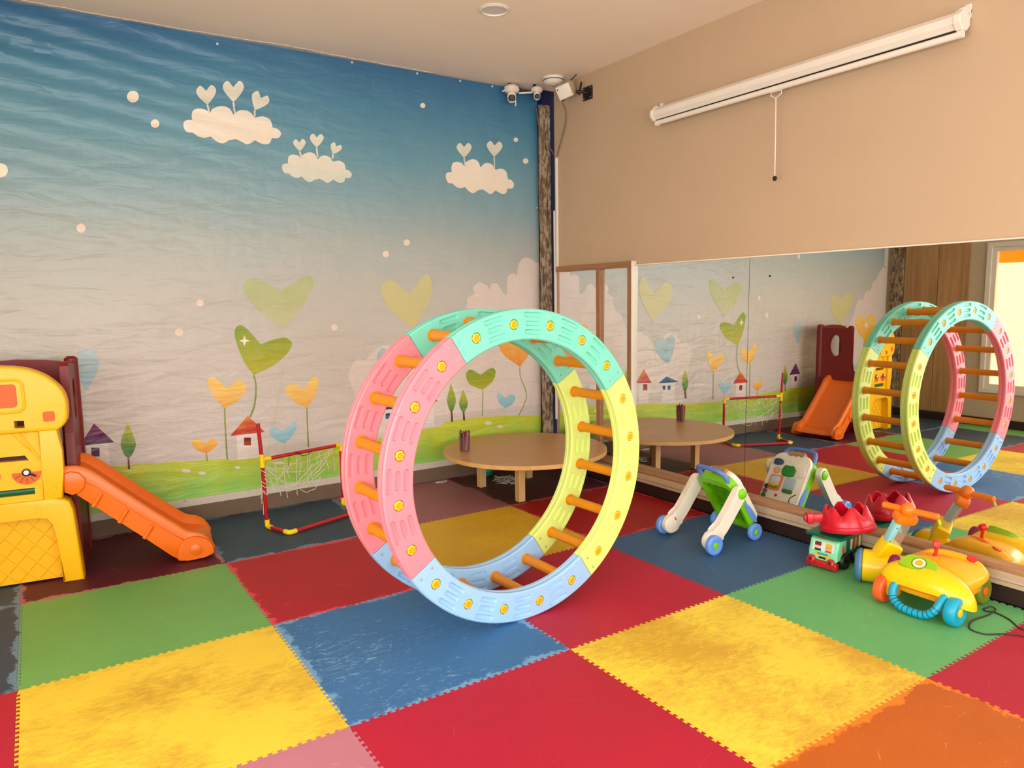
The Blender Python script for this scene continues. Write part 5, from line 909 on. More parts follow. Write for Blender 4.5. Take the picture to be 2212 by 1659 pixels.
# ================================================================== ACTIVITY WALKER
M_wh = plastic('walker_ivory', (244, 232, 214), .4, .03); M_lg = plastic('walker_lime', (126, 206, 8), .38, .04); M_lgd = plastic('walker_lime_inner', (96, 168, 6), .5, .04)
M_wb = plastic('walker_blue', (104, 154, 232), .35, .03); M_hb = plastic('walker_handle_blue', (92, 130, 206), .35, .03)
wk = thing('activity_walker', 'baby activity walker with ivory legs and lime green back before the mirror', 'walker', (3.396, -1.559, 0), -.09)
def wheelset(parent, c, r, w, m1, m2, ax=(0, -1, 0), hub=.33):
    b = NB(); lathe(b, [(r*.25, -w/2), (r*.86, -w/2), (r*.97, -w*.36), (r, -w*.1), (r, w*.1), (r*.97, w*.36), (r*.86, w/2), (r*.62, w*.53), (r*.45, w*.42), (r*.25, w*.42)], c, ax, 28, True)
    o = obj('wheel', b, m1, parent, True)
    a = Vector(ax).normalized(); b = NB(); lathe(b, [(r*hub, -w*.2), (r*hub, w*.50), (r*hub*.8, w*.56), (0, w*.57)], c, ax, 20); obj('wheel_hub', b, m2, o, True)
    return o
wheelset(wk, (0, -.020, .060), .060, .036, M_wb, M_lg); wheelset(wk, (.012, .440, .060), .060, .036, M_wb, M_lg, (0, 1, 0))
wheelset(wk, (.405, .050, .053), .053, .032, M_wb, M_lg); wheelset(wk, (.405, .374, .053), .053, .032, M_wb, M_lg, (0, 1, 0))
legp = spl2([(.20, .345), (.225, .372), (.262, .368), (.285, .335), (.272, .298), (.21, .215), (.135, .120), (.092, .078), (.07, .035), (.03, .016), (-.012, .022), (-.038, .055), (-.034, .098), (.0, .128), (.045, .150), (.12, .240)], 3)
for y0, y1, dx in ((.005, .048, 0), (.376, .419, .012)):
    b = NB(); prism(b, [(x+dx*(1-z*2), z) for x, z in legp], y0, y1, 1, .009, 3); lg = obj('leg', b, M_wh, wk, True)
    b = NB(); lathe(b, [(.033, 0), (.032, .008), (.022, .015), (0, .018)], (.243, y0 if y0 < .2 else y1, .328), (0, -1, 0) if y0 < .2 else (0, 1, 0), 22); obj('pivot_button', b, M_lg, lg, True)
    if y0 > .2: b = NB(); tube(b, [(.045, y0-.001, .118), (.055, y0-.001, .100)], .005, 8); obj('red_clip', b, M_or, lg)
# panel is modelled upright (u = across, w = up) then leaned
PB, PT = Vector((.412, 0, .062)), Vector((.205, 0, .385)); pl_ = (PT-PB).length; pd = (PT-PB).normalized(); pn = Vector((pd.z, 0, -pd.x))
PMX = Matrix(((0, pn.x, pd.x, PB.x), (1, 0, 0, 0), (0, pn.z, pd.z, PB.z), (0, 0, 0, 1)))
def pobj(name, b, mat, smooth=True, parent=None): return obj(name, xform(b, PMX), mat, parent or wk, smooth)
U0, U1 = .070, .352; po = rrect(U0, 0, U1, pl_, .05, 5); pi_ = rrect(U0+.022, .022, U1-.022, pl_-.045, .035, 5)
b = NB(); plate_with_holes(b, po, [pi_[::-1]], -.012, .046); pobj('back_shell', b, M_lg)
b = NB(); prism(b, rrect(U0+.02, .02, U1-.02, pl_-.03, .03), .036, .046, 1); inner = pobj('inner_plate', b, M_lgd, False)
for w in (.07, .14, .21, .28): b = NB(); box(b, (U0+.022, .010, w), (U1-.022, .040, w+.005)); pobj('stiffening_rib', b, M_lgd, False, None)
for u in (.14, .21, .28): b = NB(); box(b, (u, .012, .03), (u+.005, .040, pl_-.05)); pobj('stiffening_rib', b, M_lgd, False, None)
b = NB(); prism(b, rrect(U0+.004, .006, U1-.004, pl_+.012, .055, 5), .046, .082, 1, .010, 3); front = pobj('front_panel', b, M_wh)
def dec(name, mat, poly, d=.008, bev=.003): b = NB(); prism(b, poly, .078, .082+d, 1, bev); return pobj(name, b, mat, True, front)
def mixm(n, c): return plastic('walker_'+n, c, .4)
b = NB(); lathe(b, [(.0, -.065), (.022, -.065), (.026, -.05), (.022, -.03), (.027, -.01), (.023, .01), (.027, .03), (.023, .05), (0, .052)], (.205, .062, pl_+.012), (1, 0, 0), 18); pobj('roller', b, mixm('brown', (176, 132, 92)))
dec('round_button', mixm('peach', (226, 164, 108)), circ(.292, .262, .024, 20)); dec('face_button', mixm('green', (30, 140, 40)), spl2([(.235, .23), (.165, .235), (.155, .27), (.175, .305), (.205, .30), (.235, .305), (.25, .27)], 4), .014)
dec('dome_button', mixm('navy', (50, 72, 112)), spl2([(.325, .30), (.27, .305), (.265, .335), (.30, .345), (.33, .335)], 4), .01)
bk = dec('book_cover', mixm('orange', (236, 110, 50)), rrect(.225, .118, .315, .225, .014), .010); dec('book_page', mixm('page_blue', (190, 208, 214)), rrect(.238, .150, .305, .215, .01), .013, .001); dec('book_page', mixm('page_green', (96, 140, 50)), rrect(.238, .130, .305, .150, .006), .013, .001)
dec('picture_tile', mixm('car_orange', (246, 176, 30)), rrect(.252, .142, .292, .170, .008), .016, .001)
dec('book_page', mixm('page_grey', (178, 196, 204)), rrect(.125, .135, .205, .222, .02), .012, .002); dec('book_page', mixm('page_grass', (70, 120, 40)), rrect(.128, .112, .202, .140, .012), .012, .002)
for k, c in enumerate(((70, 26, 50), (120, 86, 56), (40, 90, 50))): dec('letter_button', mixm('letter%d' % k, c), circ(.322, .135-k*.034, .016, 16), .012)
dec('cloud_relief', M_wh, spl2([(.095, .24), (.15, .235), (.155, .265), (.14, .285), (.115, .30), (.09, .285), (.085, .26)], 4), .007)
dec('red_mark', mixm('red', (176, 30, 40)), circ(.235, .085, .010, 12), .006); dec('black_line', mixm('line', (30, 28, 26)), [(.12, .05), (.135, .06), (.13, .09), (.10, .12), (.095, .117), (.126, .088), (.13, .063), (.118, .054)], .003, 0)
b = NB(); prism(b, [(.30+.052*cos(a), .225+.052*1.0*sin(a)) for a in [0]], 0, 1) if False else None
sp = [(.335, .245), (.385, .205), (.425, .150), (.44, .110), (.43, .105), (.40, .125), (.36, .175), (.335, .22)]
b = NB(); prism(b, spl2(sp, 3), .066, .074, 1, .002); obj('side_spinner', b, M_wb, wk, True)
b = NB(); tube(b, spline([(.222, .098, .372), (.196, .100, .42), (.172, .118, .445), (.166, .16, .452), (.165, .212, .454), (.166, .264, .452), (.172, .306, .445), (.196, .324, .42), (.222, .326, .372)], 5), .0145, 14); obj('handle', b, M_hb, wk, True)

# ================================================================== DUMP TRUCK AND CROWN BUCKET
M_mint = plastic('truck_mint', (134, 226, 176), .32); M_tg = plastic('truck_dark_green', (6, 104, 74), .35); M_tr = plastic('truck_red', (198, 20, 30), .35); M_blk = plastic('tyre_black', (16, 14, 14), .45)
tk = thing('toy_dump_truck', 'mint green toy dump truck with dark green tipper beside the mirror ledge', 'toy truck', (3.700, -2.075, 0), .10)
b = NB(); cp = [(.0, .052), (.115, .052), (.115, .168), (.045, .172), (.022, .160), (.008, .100)]
prism(b, cp, -.082, .082, 1, .012, 3); cab = obj('cab', b, M_mint, tk, True)
b = NB(); box(b, (-.014, -.088, .012), (.022, .088, .050), .008); obj('bumper', b, M_tr, tk, True)
for y in (-.055, .055):
    b = NB(); lathe(b, [(.024, 0), (.022, .006), (.012, .011), (0, .012)], (-.012, y, .05), (-1, 0, .25), 16); hl = obj('headlight', b, M_tr, tk, True)
    b = NB(); lathe(b, [(.009, 0), (.007, .004), (0, .005)], (-.023, y, .053), (-1, 0, .25), 12); obj('headlight_lens', b, plastic('lens_dark', (30, 24, 24)), hl, True)
def sticker(name, col, pts, parent, X=None, Y=None, k=.0012):
    b = NB(); prism(b, pts, X-k if X is not None else Y-k, (X if X is not None else Y)+k, 0 if X is not None else 1); return obj(name, b, plastic('print_%d_%d_%d' % col, col, .35), parent)
def leanst(name, col, y0, y1, s0, s1, parent, lift=0):
    """flat print on the sloping front of the cab: s runs from bumper (0) to roof (1)"""
    p0, p1 = Vector((.0075, 0, .100)), Vector((.0215, 0, .158)); b = NB()
    A = p0+(p1-p0)*s0-Vector((.0012+lift, 0, 0)); C = p0+(p1-p0)*s1-Vector((.0012+lift, 0, 0))
    vs = [b.verts.new((A.x, y0, A.z)), b.verts.new((A.x, y1, A.z)), b.verts.new((C.x, y1, C.z)), b.verts.new((C.x, y0, C.z))]; f = b.faces.new(vs)
    r = bmesh.ops.extrude_face_region(b, geom=[f]); bmesh.ops.translate(b, vec=(.002, 0, 0), verts=[v for v in r['geom'] if isinstance(v, bmesh.types.BMVert)])
    return obj(name, b, plastic('print_%d_%d_%d' % col, col, .35), parent)
leanst('windscreen_sticker', (214, 226, 226), -.062, .062, .0, .88, cab)
for y, c, s0, s1 in ((.032, (120, 26, 30), .45, .82), (.034, (238, 190, 150), .2, .5), (-.03, (240, 176, 50), .4, .8), (-.03, (236, 170, 110), .12, .45), (.03, (30, 30, 40), .0, .2), (-.03, (190, 60, 60), .0, .14)):
    leanst('sticker_patch', c, y-.018, y+.018, s0, s1, cab, .0008)
sticker('badge_sticker', (206, 60, 30), [(-.04, .158), (.04, .158), (.046, .170), (0, .178), (-.046, .170)], cab, X=.030)
sticker('grille_sticker', (238, 196, 60), [(-.044, .058), (.044, .058), (.044, .088), (-.044, .088)], cab, X=.0035); sticker('grille_sticker', (60, 160, 190), [(-.03, .080), (.03, .080), (.03, .090), (-.03, .090)], cab, X=.0025); sticker('plate_sticker', (40, 40, 40), [(-.02, .058), (.02, .058), (.02, .070), (-.02, .070)], cab, X=.002)
sticker('door_sticker', (230, 120, 90), [(.07+.016*cos(a), .115+.026*sin(a)) for a in [pi*k/6 for k in range(12)]], cab, Y=-.0825)
b = NB(); box(b, (.02, -.055, .03), (.29, .055, .058), .006); obj('chassis', b, M_tr, tk, True)
b = NB(); prism(b, [(.118, .075), (.275, .075), (.292, .176), (.100, .176)], -.082, .082, 1, .006); tip = obj('tipper', b, M_tg, tk, True)
b = NB(); prism(b, [(.006, .178), (.300, .178), (.304, .194), (.002, .194)], -.104, .104, 1, .005, 2); obj('tipper_rim', b, M_tg, tk, True)
for k, c in enumerate(((246, 200, 160), (230, 90, 60), (240, 190, 90))):
    x = .150+k*.048; sticker('side_sticker', c, [(x, .098), (x+.020, .098), (x+.024, .156), (x+.002, .156)], tip, Y=-.0825)
for x in (.085, .235):
    for s in (-1, 1):
        b = NB(); lathe(b, [(.012, -.018), (.040, -.018), (.046, -.012), (.048, 0), (.046, .012), (.040, .018), (.026, .012), (.012, .014)], (x, s*.080, .048), (0, s, 0), 22, True); obj('wheel', b, M_blk, tk, True)
M_cr = plastic('crown_red', (206, 12, 40), .3, .04)
bucket = thing('crown_bucket', 'red crown-shaped toy bucket tilted on top of the toy dump truck', 'bucket', (3.828, -2.140, .222), 0)
bucket.scale = (.94, .94, .94)
bucket.rotation_euler = (radians(-7), radians(3), .35)
b = NB(); n = 60; rings = []
for r, z, s in ((.0, .004, 0), (.135, .004, 0), (.150, .0, 0), (.156, .012, 0), (.153, .03, 0), (.147, .034, 0), (.145, .06, 0), (.128, .10, .35), (.120, .114, 1), (.114, .119, 1), (.104, .114, 1), (.112, .09, .3), (.130, .05, 0), (.130, .02, 0), (0, .016, 0)):
    if r == 0: rings.append([b.verts.new((0, 0, z))]); continue
    R_ = []
    for k in range(n):
        a = 2*pi*k/n; t = abs(((a*6/(2*pi)) % 1)-.5)*2; peak = .5+.5*cos(pi*t**1.15)
        R_.append(b.verts.new((r*cos(a)*(1-.05*s*peak), r*sin(a)*(1-.05*s*peak), z+s*(peak*.050-.024))))
    rings.append(R_)
for i in range(len(rings)-1):
    A, B_ = rings[i], rings[i+1]
    for k in range(n):
        k2 = (k+1) % n
        if len(A) == 1: b.faces.new((A[0], B_[k], B_[k2]))
        elif len(B_) == 1: b.faces.new((A[k], A[k2], B_[0]))
        else: b.faces.new((A[k], A[k2], B_[k2], B_[k]))
obj('crown_bowl', b, M_cr, bucket, True)
b = NB(); ca, sa = cos(2.35), sin(2.35)
for r0, r1, hw, z0, z1 in ((.130, .195, .030, .050, .100), (.190, .222, .040, .042, .106), (.220, .236, .026, .054, .096)):
    q = NB(); box(q, (r0, -hw, z0), (r1, hw, z1), .006); xform(q, Matrix.Rotation(2.0, 4, 'Z')); me = bpy.data.meshes.new('t'); q.to_mesh(me); b.from_mesh(me); q.free(); bpy.data.meshes.remove(me)
obj('side_handle', b, M_cr, bucket, True)

# ================================================================== RIDE-ON TOY
M_ry = plastic('rideon_yellow', (252, 204, 8), .28, .03); M_ra = plastic('rideon_amber', (246, 176, 14), .32, .03); M_ro = plastic('rideon_orange', (246, 124, 14), .34); M_rc = plastic('rideon_coral', (248, 96, 40), .4)
M_rt = plastic('rideon_turquoise', (20, 168, 206), .36); M_rs = plastic('rideon_sky', (150, 216, 226), .4); M_rb = plastic('rideon_blue', (84, 138, 186), .4); M_rv = plastic('rideon_olive', (120, 128, 28), .45); M_rg = plastic('rideon_green', (150, 196, 22), .35); M_rp = plastic('rideon_purple', (130, 10, 84), .28); M_rr = plastic('rideon_red', (226, 34, 24), .32)
ro = thing('ride_on_scooter', 'yellow ride-on scooter toy with orange handlebar and turquoise front handle', 'ride-on toy', (3.735, -2.66, 0), 0)
# local: x from the room (-) to the mirror (+), y along the mirror
for (x, y, m1, m2, w) in ((-.175, .160, M_rc, M_ra, .046), (-.175, -.175, M_rt, M_ry, .052), (.180, -.125, M_rv, M_or, .05), (.180, .175, M_rr, M_ry, .05)):
    wheelset(ro, (x, y, .067), .067, w, m1, m2, (0, -1 if y < 0 else 1, 0), .30)
def dome(name, mat, outline, z0, zt, cx, cy, steps=7, sharp=2.2, parent=ro, rimz=None):
    """smooth shell over a plan outline; rises from the rim to zt around (cx, cy)"""
    b = NB(); rings = []
    for s in range(steps+1):
        t = s/steps; k = cos(t*pi/2)**(.8); h = (sin(t*pi/2))**(1.0)
        rings.append([b.verts.new((cx+(p[0]-cx)*k, cy+(p[1]-cy)*k, (rimz(p) if rimz else z0)*(1-h)+zt*h)) for p in outline] if s < steps else [b.verts.new((cx, cy, zt))])
    lo = [b.verts.new((p[0], p[1], (rimz(p) if rimz else z0)-.012)) for p in outline]; n = len(outline)
    b.faces.new(lo[::-1])
    for i in range(n): b.faces.new((lo[i], lo[(i+1) % n], rings[0][(i+1) % n], rings[0][i]))
    for s in range(steps):
        A, B_ = rings[s], rings[s+1]
        for i in range(n):
            if len(B_) == 1: b.faces.new((A[i], A[(i+1) % n], B_[0]))
            else: b.faces.new((A[i], A[(i+1) % n], B_[(i+1) % n], B_[i]))
    return obj(name, b, mat, parent, True)
fr = spl2([(-.175, .17), (-.195, .06), (-.195, -.08), (-.165, -.205), (-.10, -.235), (-.03, -.14), (-.01, .0), (-.03, .12), (-.09, .185)], 5)
dome('front_shell', M_ry, fr, .135, .222, -.095, .03, 8, rimz=lambda p: .132-.04*max(0, -p[1]-.1)/.12)
sd_ = spl2([(-.06, .14), (-.05, -.08), (-.01, -.15), (.06, -.165), (.13, -.172), (.185, -.150), (.20, -.06), (.195, .05), (.17, .15), (.06, .19)], 5)
dome('seat_shell', M_ra, sd_, .140, .215, .06, .04, 8, rimz=lambda p: .130+.045*max(0, p[0]-.05)/.17)
b = NB(); prism(b, [(x*.86, y*.86) for x, y in spl2([(-.17, .15), (-.17, -.17), (.0, -.17), (.20, -.14), (.20, .15), (.0, .17)], 3)], .075, .128, 2, .008); obj('undertray', b, M_ra, ro, True)
for (x, y) in ((-.150, -.120), (-.150, .130), (.165, -.09), (.165, .14)):
    b = NB(); box(b, (x-.035, y-.035, .04), (x+.035, y+.035, .125), .012); obj('wheel_mount', b, M_ro if y < 0 else M_ra, ro, True)
b = NB(); box(b, (-.188, -.09, .108), (-.155, .09, .126), .004); obj('bumper_strip', b, M_or, ro)
hp = spline([(-.165, .090, .128), (-.195, .100, .090), (-.215, .085, .050), (-.228, .045, .028), (-.232, -.01, .022), (-.230, -.07, .028), (-.222, -.110, .060), (-.200, -.125, .100), (-.168, -.130, .128)], 5)
b = NB(); tube(b, hp, .019, 14); hnd = obj('carry_handle', b, M_rt, ro, True)
b = NB(); 
for k in range(9, 33, 2):
    p = hp[k]; d = (hp[k+1]-hp[k-1]).normalized(); tube(b, [p-d*.002, p+d*.002], .0197, 14)
obj('grip_ring', b, plastic('grip_shadow', (8, 84, 120)), hnd, True)
# green sticker plate with a round dial print
def onshell(name, mat, pts2, c, nrm, t0, t1, parent=ro, bev=.002):
    n = Vector(nrm).normalized(); e1 = Vector((0, -1, 0)); e1 = (e1-n*e1.dot(n)).normalized(); e2 = n.cross(e1)
    b = NB(); prism(b, pts2, t0, t1, 2, bev, 1); xform(b, Matrix(((e1.x, e2.x, n.x, c[0]), (e1.y, e2.y, n.y, c[1]), (e1.z, e2.z, n.z, c[2]), (0, 0, 0, 1)))); return obj(name, b, mat, parent, True)
NR = (-.52, -.12, .84); CC = (-.122, .018, .216)
gp = onshell('green_plate', M_rg, spl2([(-.082, -.028), (-.06, .032), (.0, .040), (.062, .034), (.086, -.01), (.07, -.036), (.0, -.042), (-.06, -.042)], 3), CC, NR, -.03, .014)
onshell('dial_print', plastic('dial_white', (230, 226, 214), .4), circ(0, 0, .027, 24), CC, NR, .0135, .0150, gp, 0)
tk_ = [circ(.0315*cos(a), .0315*sin(a), .0022, 6) for a in [2*pi*k/26 for k in range(26)]]
b = NB()
for p in tk_: prism(b, p, .0135, .0148, 2)
n_ = Vector(NR).normalized(); e1 = Vector((0, -1, 0)); e1 = (e1-n_*e1.dot(n_)).normalized(); e2 = n_.cross(e1)
xform(b, Matrix(((e1.x, e2.x, n_.x, CC[0]), (e1.y, e2.y, n_.y, CC[1]), (e1.z, e2.z, n_.z, CC[2]), (0, 0, 0, 1)))); obj('dial_tick', b, plastic('print_black', (20, 20, 18)), gp)
onshell('dial_picture', plastic('print_orange', (232, 176, 30), .4), spl2([(-.012, -.014), (.012, -.014), (.016, .002), (.008, .016), (-.008, .016), (-.016, .0)], 3), CC, NR, .0148, .0160, gp, 0)
dome('purple_knob', M_rp, circ(-.100, .145, .036, 18), .165, .226, -.100, .145, 5)
# red lever and round light on the seat
b = NB(); tube(b, [(.055, .040, .195), (.065, .036, .235), (.065, .034, .270)], [.011, .008, .010], 10); lathe(b, [(0, -.016), (.016, -.016), (.019, -.008), (.019, .010), (.014, .016), (0, .016)], (.065, .034, .278), (-1, -.5, .2), 16); obj('red_lever', b, M_rr, ro, True)
b = NB(); lathe(b, [(.026, 0), (.028, .016), (.022, .024), (0, .024)], (.053, .042, .192), (0, 0, 1), 18); obj('lever_socket', b, M_ra, ro, True)
b = NB(); lathe(b, [(.024, 0), (.022, .006), (0, .008)], (.168, -.085, .212), (-.25, -.35, 1), 18); obj('red_light', b, M_rr, ro, True)
wg = spl2([(.10, .14), (.15, .155), (.195, .10), (.205, -.02), (.20, -.12), (.165, -.155), (.145, -.10), (.14, .02)], 5)
dome('rear_wing', M_ra, wg, .165, .226, .170, .02, 5)
b = NB(); tube(b, spline([(.05, .10, .211), (.085, .02, .213), (.12, -.04, .200)], 4), [.004, .010, .014, .017, .019, .020, .018, .015, .010], 10, flat=.5); obj('seat_groove', b, M_ro, ro, True)
# steering drum, neck, column, handlebar
dc = Vector((.018, .318, .088)); dax = Vector((.47, -.88, 0)).normalized()
b = NB(); lathe(b, [(.0, -.062), (.070, -.062), (.084, -.052), (.084, .02), (.078, .10), (.070, .15), (.0, .15)], dc, dax, 30); obj('steering_drum', b, M_ry, ro, True)
b = NB(); lathe(b, [(.0, -.092), (.05, -.092), (.074, -.084), (.086, -.070), (.086, -.058), (.0, -.058)], dc, dax, 30); obj('front_wheel', b, M_rb, ro, True)
cb = Vector((.035, .275, .165)); ct = Vector((.01, .165, .400)); cd = (ct-cb).normalized()
sidev = Vector((.84, -.54, 0)); sidev = (sidev-cd*sidev.dot(cd)).normalized(); fv = cd.cross(sidev)
def colmat(o): return Matrix(((sidev.x, fv.x, cd.x, o.x), (sidev.y, fv.y, cd.y, o.y), (sidev.z, fv.z, cd.z, o.z), (0, 0, 0, 1)))
CL = (ct-cb).length
b = NB(); prism(b, [(-.052, -.04), (.060, -.05), (.062, .060), (.020, .085), (-.038, .100), (-.055, .03)], -.036, .036, 1, .012, 3); obj('neck', xform(b, colmat(cb)), M_ry, ro, True)
b = NB(); box(b, (-.040, -.020, .06), (-.006, .020, CL-.03), .006); colp = obj('column', xform(b, colmat(cb)), M_rs, ro, True)
b = NB()
for z in (.10, .19): lathe(b, [(.004, 0), (.003, .001), (0, .001)], (-.023, -.020, z), (0, -1, 0), 8)
obj('column_screw', xform(b, colmat(cb)), M_blk, colp)
b = NB(); box(b, (-.006, -.019, .05), (.044, .019, CL-.03), .006); obj('clear_tube', xform(b, colmat(cb)), clear('smoky_clear_plastic', (196, 176, 150), .35), ro, True)
b = NB(); prism(b, rrect(-.050, CL-.04, .058, CL+.012, .018), -.030, .030, 1, .006); obj('column_collar', xform(b, colmat(cb)), M_ro, ro, True)
b = NB(); lathe(b, [(0, -.036), (.020, -.030), (.034, -.010), (.036, .006), (.028, .026), (.014, .036), (0, .038)], ct+cd*.035, (0, 0, 1), 20); hb = obj('handlebar_hub', b, M_ro, ro, True)
hc = ct+cd*.035; hv = Vector((.10, -.99, -.03)).normalized()
for s, L in ((1, .145), (-1, .125)):
    b = NB(); tube(b, [hc+hv*s*.02, hc+hv*s*.035, hc+hv*s*(L-.006), hc+hv*s*L], [.017, .0165, .0165, .011], 14); obj('grip', b, M_ro, ro, True)
    b = NB(); tube(b, [hc+hv*s*.045+Vector((.045, 0, .006)), hc+hv*s*(L+.0)+Vector((.050, 0, .002))], .013, 12); 
b.free()
b = NB(); tube(b, [hc+hv*.140+Vector((0, 0, -.012)), hc+hv*.148+Vector((0, 0, -.034))], .008, 10); obj('green_bell', b, M_rg, ro, True)

# dark cable lying on the mats
cpts = [(4.0, -3.30), (3.86, -3.12), (3.76, -3.036), (3.821, -2.952), (3.85, -2.882), (3.834, -2.85), (3.848, -2.832), (3.895, -2.842), (3.866, -2.876), (3.771, -2.872), (3.68, -2.862), (3.61, -2.876), (3.57, -2.905), (3.577, -2.961), (3.645, -3.004), (3.691, -3.064), (3.74, -3.20), (3.72, -3.40)]
b = NB(); sp_ = spline([(x, y, .004) for x, y in cpts], 6); tube(b, [(p.x, p.y, .004+.005*(1 if 40 < i < 52 else 0)) for i, p in enumerate(sp_)], .0036, 7)
tag(obj('cable', b, plastic('dark_cable', (58, 44, 34), .6), None, True), 'thin dark cable looped on the green mat behind the turquoise wheel', 'cable')
# ================================================================== CEILING AND UPPER WALL FITTINGS
M_fit = plastic('fitting_white', (238, 226, 214), .4, .03); M_bk = plastic('fitting_black', (22, 20, 22), .45); M_beige = plastic('fitting_beige', (200, 182, 152), .5)
dl = thing('ceiling_downlight', 'round white recessed downlight in the ceiling', 'ceiling light', (2.74, -.319, H))
b = NB(); lathe(b, [(.095, 0), (.098, -.004), (.082, -.012), (.080, -.006), (.080, 0)], n=36, close=True); obj('trim_ring', b, M_fit, dl, True)
b = NB(); lathe(b, [(0, -.004), (.080, -.004), (.080, -.001), (0, -.001)], n=36); obj('diffuser', b, plastic('downlight_diffuser', (216, 208, 204), .5), dl, True)
# two pan cameras on a shared bracket, a smoke detector, a small box on a wall arm
def ptz(label, c, s, lean, parentpos=None):
    t = thing('security_camera', label, 'camera', c, 0, 'security cameras in the ceiling corner')
    b = NB(); lathe(b, [(0, .062), (.045, .062), (.066, .045), (.070, .02), (.055, .0), (.0, .0)], n=26); obj('camera_base', xform(b, Matrix.Scale(s, 4)), M_fit, t, True)
    b = NB(); lathe(b, [(0, -.088), (.020, -.086), (.036, -.066), (.041, -.04), (.038, -.012), (.030, .004), (0, .006)], n=24); hd = obj('camera_head', xform(b, Matrix.Scale(s, 4)), M_fit, t, True)
    d = Vector((-.45, -.80, -.28)).normalized(); cc = Vector((0, 0, -.044))
    b = NB(); lathe(b, [(.034, .0), (.031, .030), (.022, .040), (0, .042)], cc, d, 22); fc = obj('camera_face', xform(b, Matrix.Scale(s, 4)), M_bk, t, True)
    b = NB(); a1, a2, _ = basis(d)
    for k in range(8):
        p = cc+d*.0372+(a1*cos(pi*k/4)+a2*sin(pi*k/4))*.021; lathe(b, [(.0019, 0), (.0012, .002), (0, .0025)], p, d, 6)
    obj('infrared_led', xform(b, Matrix.Scale(s, 4)), M_fit, fc, True)
    return t
t = ptz('white pan camera with antennas at the end of the mural by the ceiling', (3.695, .935, 3.245), .95, 0)
b = NB(); tube(b, [(-.05, -.02, .01), (-.115, -.04, -.012)], .0065, 8); obj('antenna', b, M_fit, t, True)
b = NB(); tube(b, [(.02, -.03, -.07), (.012, -.04, -.115)], .006, 8); obj('antenna', b, M_fit, t, True)
b = NB(); tube(b, [(.0, .02, .055), (.0, .03, .078)], .018, 10); tube(b, [(.02, .03, .05), (.10, .0, .035), (.15, -.02, .03)], .009, 8); tube(b, [(.06, .01, .062), (.12, -.01, .02)], .010, 8); obj('bracket', b, M_bk, t, True)
b = NB(); tube(b, [(.06, -.02, .0), (.17, -.055, .012)], .0075, 8); obj('antenna', b, M_fit, t, True)
t = ptz('smaller white security camera beside the navy corner column', (3.905, .86, 3.258), .72, 0)
b = NB(); tube(b, [(-.02, .01, .045), (-.01, .02, .063)], .014, 10); obj('bracket', b, M_bk, t, True)
sm = thing('smoke_detector', 'cream smoke detector on the ceiling between camera and beige box', 'smoke detector', (3.915, .64, H))
b = NB(); lathe(b, [(0, 0), (.085, 0), (.088, -.012), (.078, -.035), (.060, -.052), (.040, -.058), (0, -.058)], n=30); obj('detector_body', b, M_fit, sm, True)
b = NB(); lathe(b, [(.050, -.040), (.083, -.026), (.085, -.018), (.055, -.03)], n=30, close=True); obj('vent_ring', b, M_bk, sm, True)
b = NB(); lathe(b, [(.022, -.056), (.02, -.064), (0, -.066)], n=18); obj('sensor_cap', b, M_beige, sm, True)
pj = thing('mini_projector', 'small beige projector box hanging on a black arm near the ceiling', 'projector', (3.955, .52, 3.205))
n_ = Vector((-.74, -.50, -.45)).normalized(); e2 = Vector((.836, -.549, 0))*.90+Vector((.03, .06, 1))*.43; e2 = (e2-n_*e2.dot(n_)).normalized(); e1 = n_.cross(e2)
RM = Matrix(((-n_.x, e2.x, e1.x, 0), (-n_.y, e2.y, e1.y, 0), (-n_.z, e2.z, e1.z, 0), (0, 0, 0, 1)))
b = NB(); box(b, (-.060, -.064, -.056), (.058, .064, .056), .006); bd = obj('projector_body', xform(b, RM), M_beige, pj, True)
b = NB(); box(b, (-.066, -.060, -.052), (-.058, .060, .052), .004); obj('front_cover', xform(b, RM), M_fit, pj, True)
b = NB(); lathe(b, [(.006, 0), (.005, .002), (0, .002)], (-.066, -.045, .03), (-1, 0, 0), 10); obj('screw', xform(b, RM), M_bk, pj)
b = NB(); tube(b, [(.0, -.06, .06), (.03, -.10, .10)], .006, 8); tube(b, [(-.015, .01, -.062), (-.02, .02, -.090)], .010, 8); obj('cable_boot', b, M_bk, pj, True)
b = NB(); box(b, (.122, -.175, -.090), (.136, -.065, .015), .003); pl2 = obj('wall_plate', b, M_bk, pj)
b = NB(); tube(b, [(.125, -.12, -.035), (.06, -.10, -.03), (.035, -.085, -.03)], .012, 10); tube(b, [(.055, -.10, -.055), (.075, -.105, .045)], .009, 8); obj('arm', b, M_bk, pj, True)
b = NB()
for y, z in ((-.16, 0), (-.08, 0), (-.16, -.075), (-.08, -.075)): lathe(b, [(.005, 0), (.004, .003), (0, .003)], (.122, y, z), (-1, 0, 0), 8)
obj('bolt', b, M_steel, pl2)
M_cab = plastic('grey_cable', (120, 96, 70), .6)
b = NB(); tube(b, spline([(3.935, .545, 3.105), (4.03, .63, 3.08), (4.07, .68, 3.0), (4.075, .73, 2.90), (4.075, .78, 2.81), (4.078, .815, 2.74)], 6), .0045, 7)
tag(obj('cable', b, M_cab, None, True), 'grey-brown cable running from the beige projector box down to the white conduit', 'cable')
b = NB(); tube(b, spline([(3.955, .94, 3.15), (3.975, .935, 3.0), (4.0, .930, 2.92), (4.05, .90, 2.84), (4.078, .86, 2.76)], 5), .004, 7)
tag(obj('cable', b, M_cab, None, True), 'thin brown cable crossing the peeling plank from the cameras', 'cable')
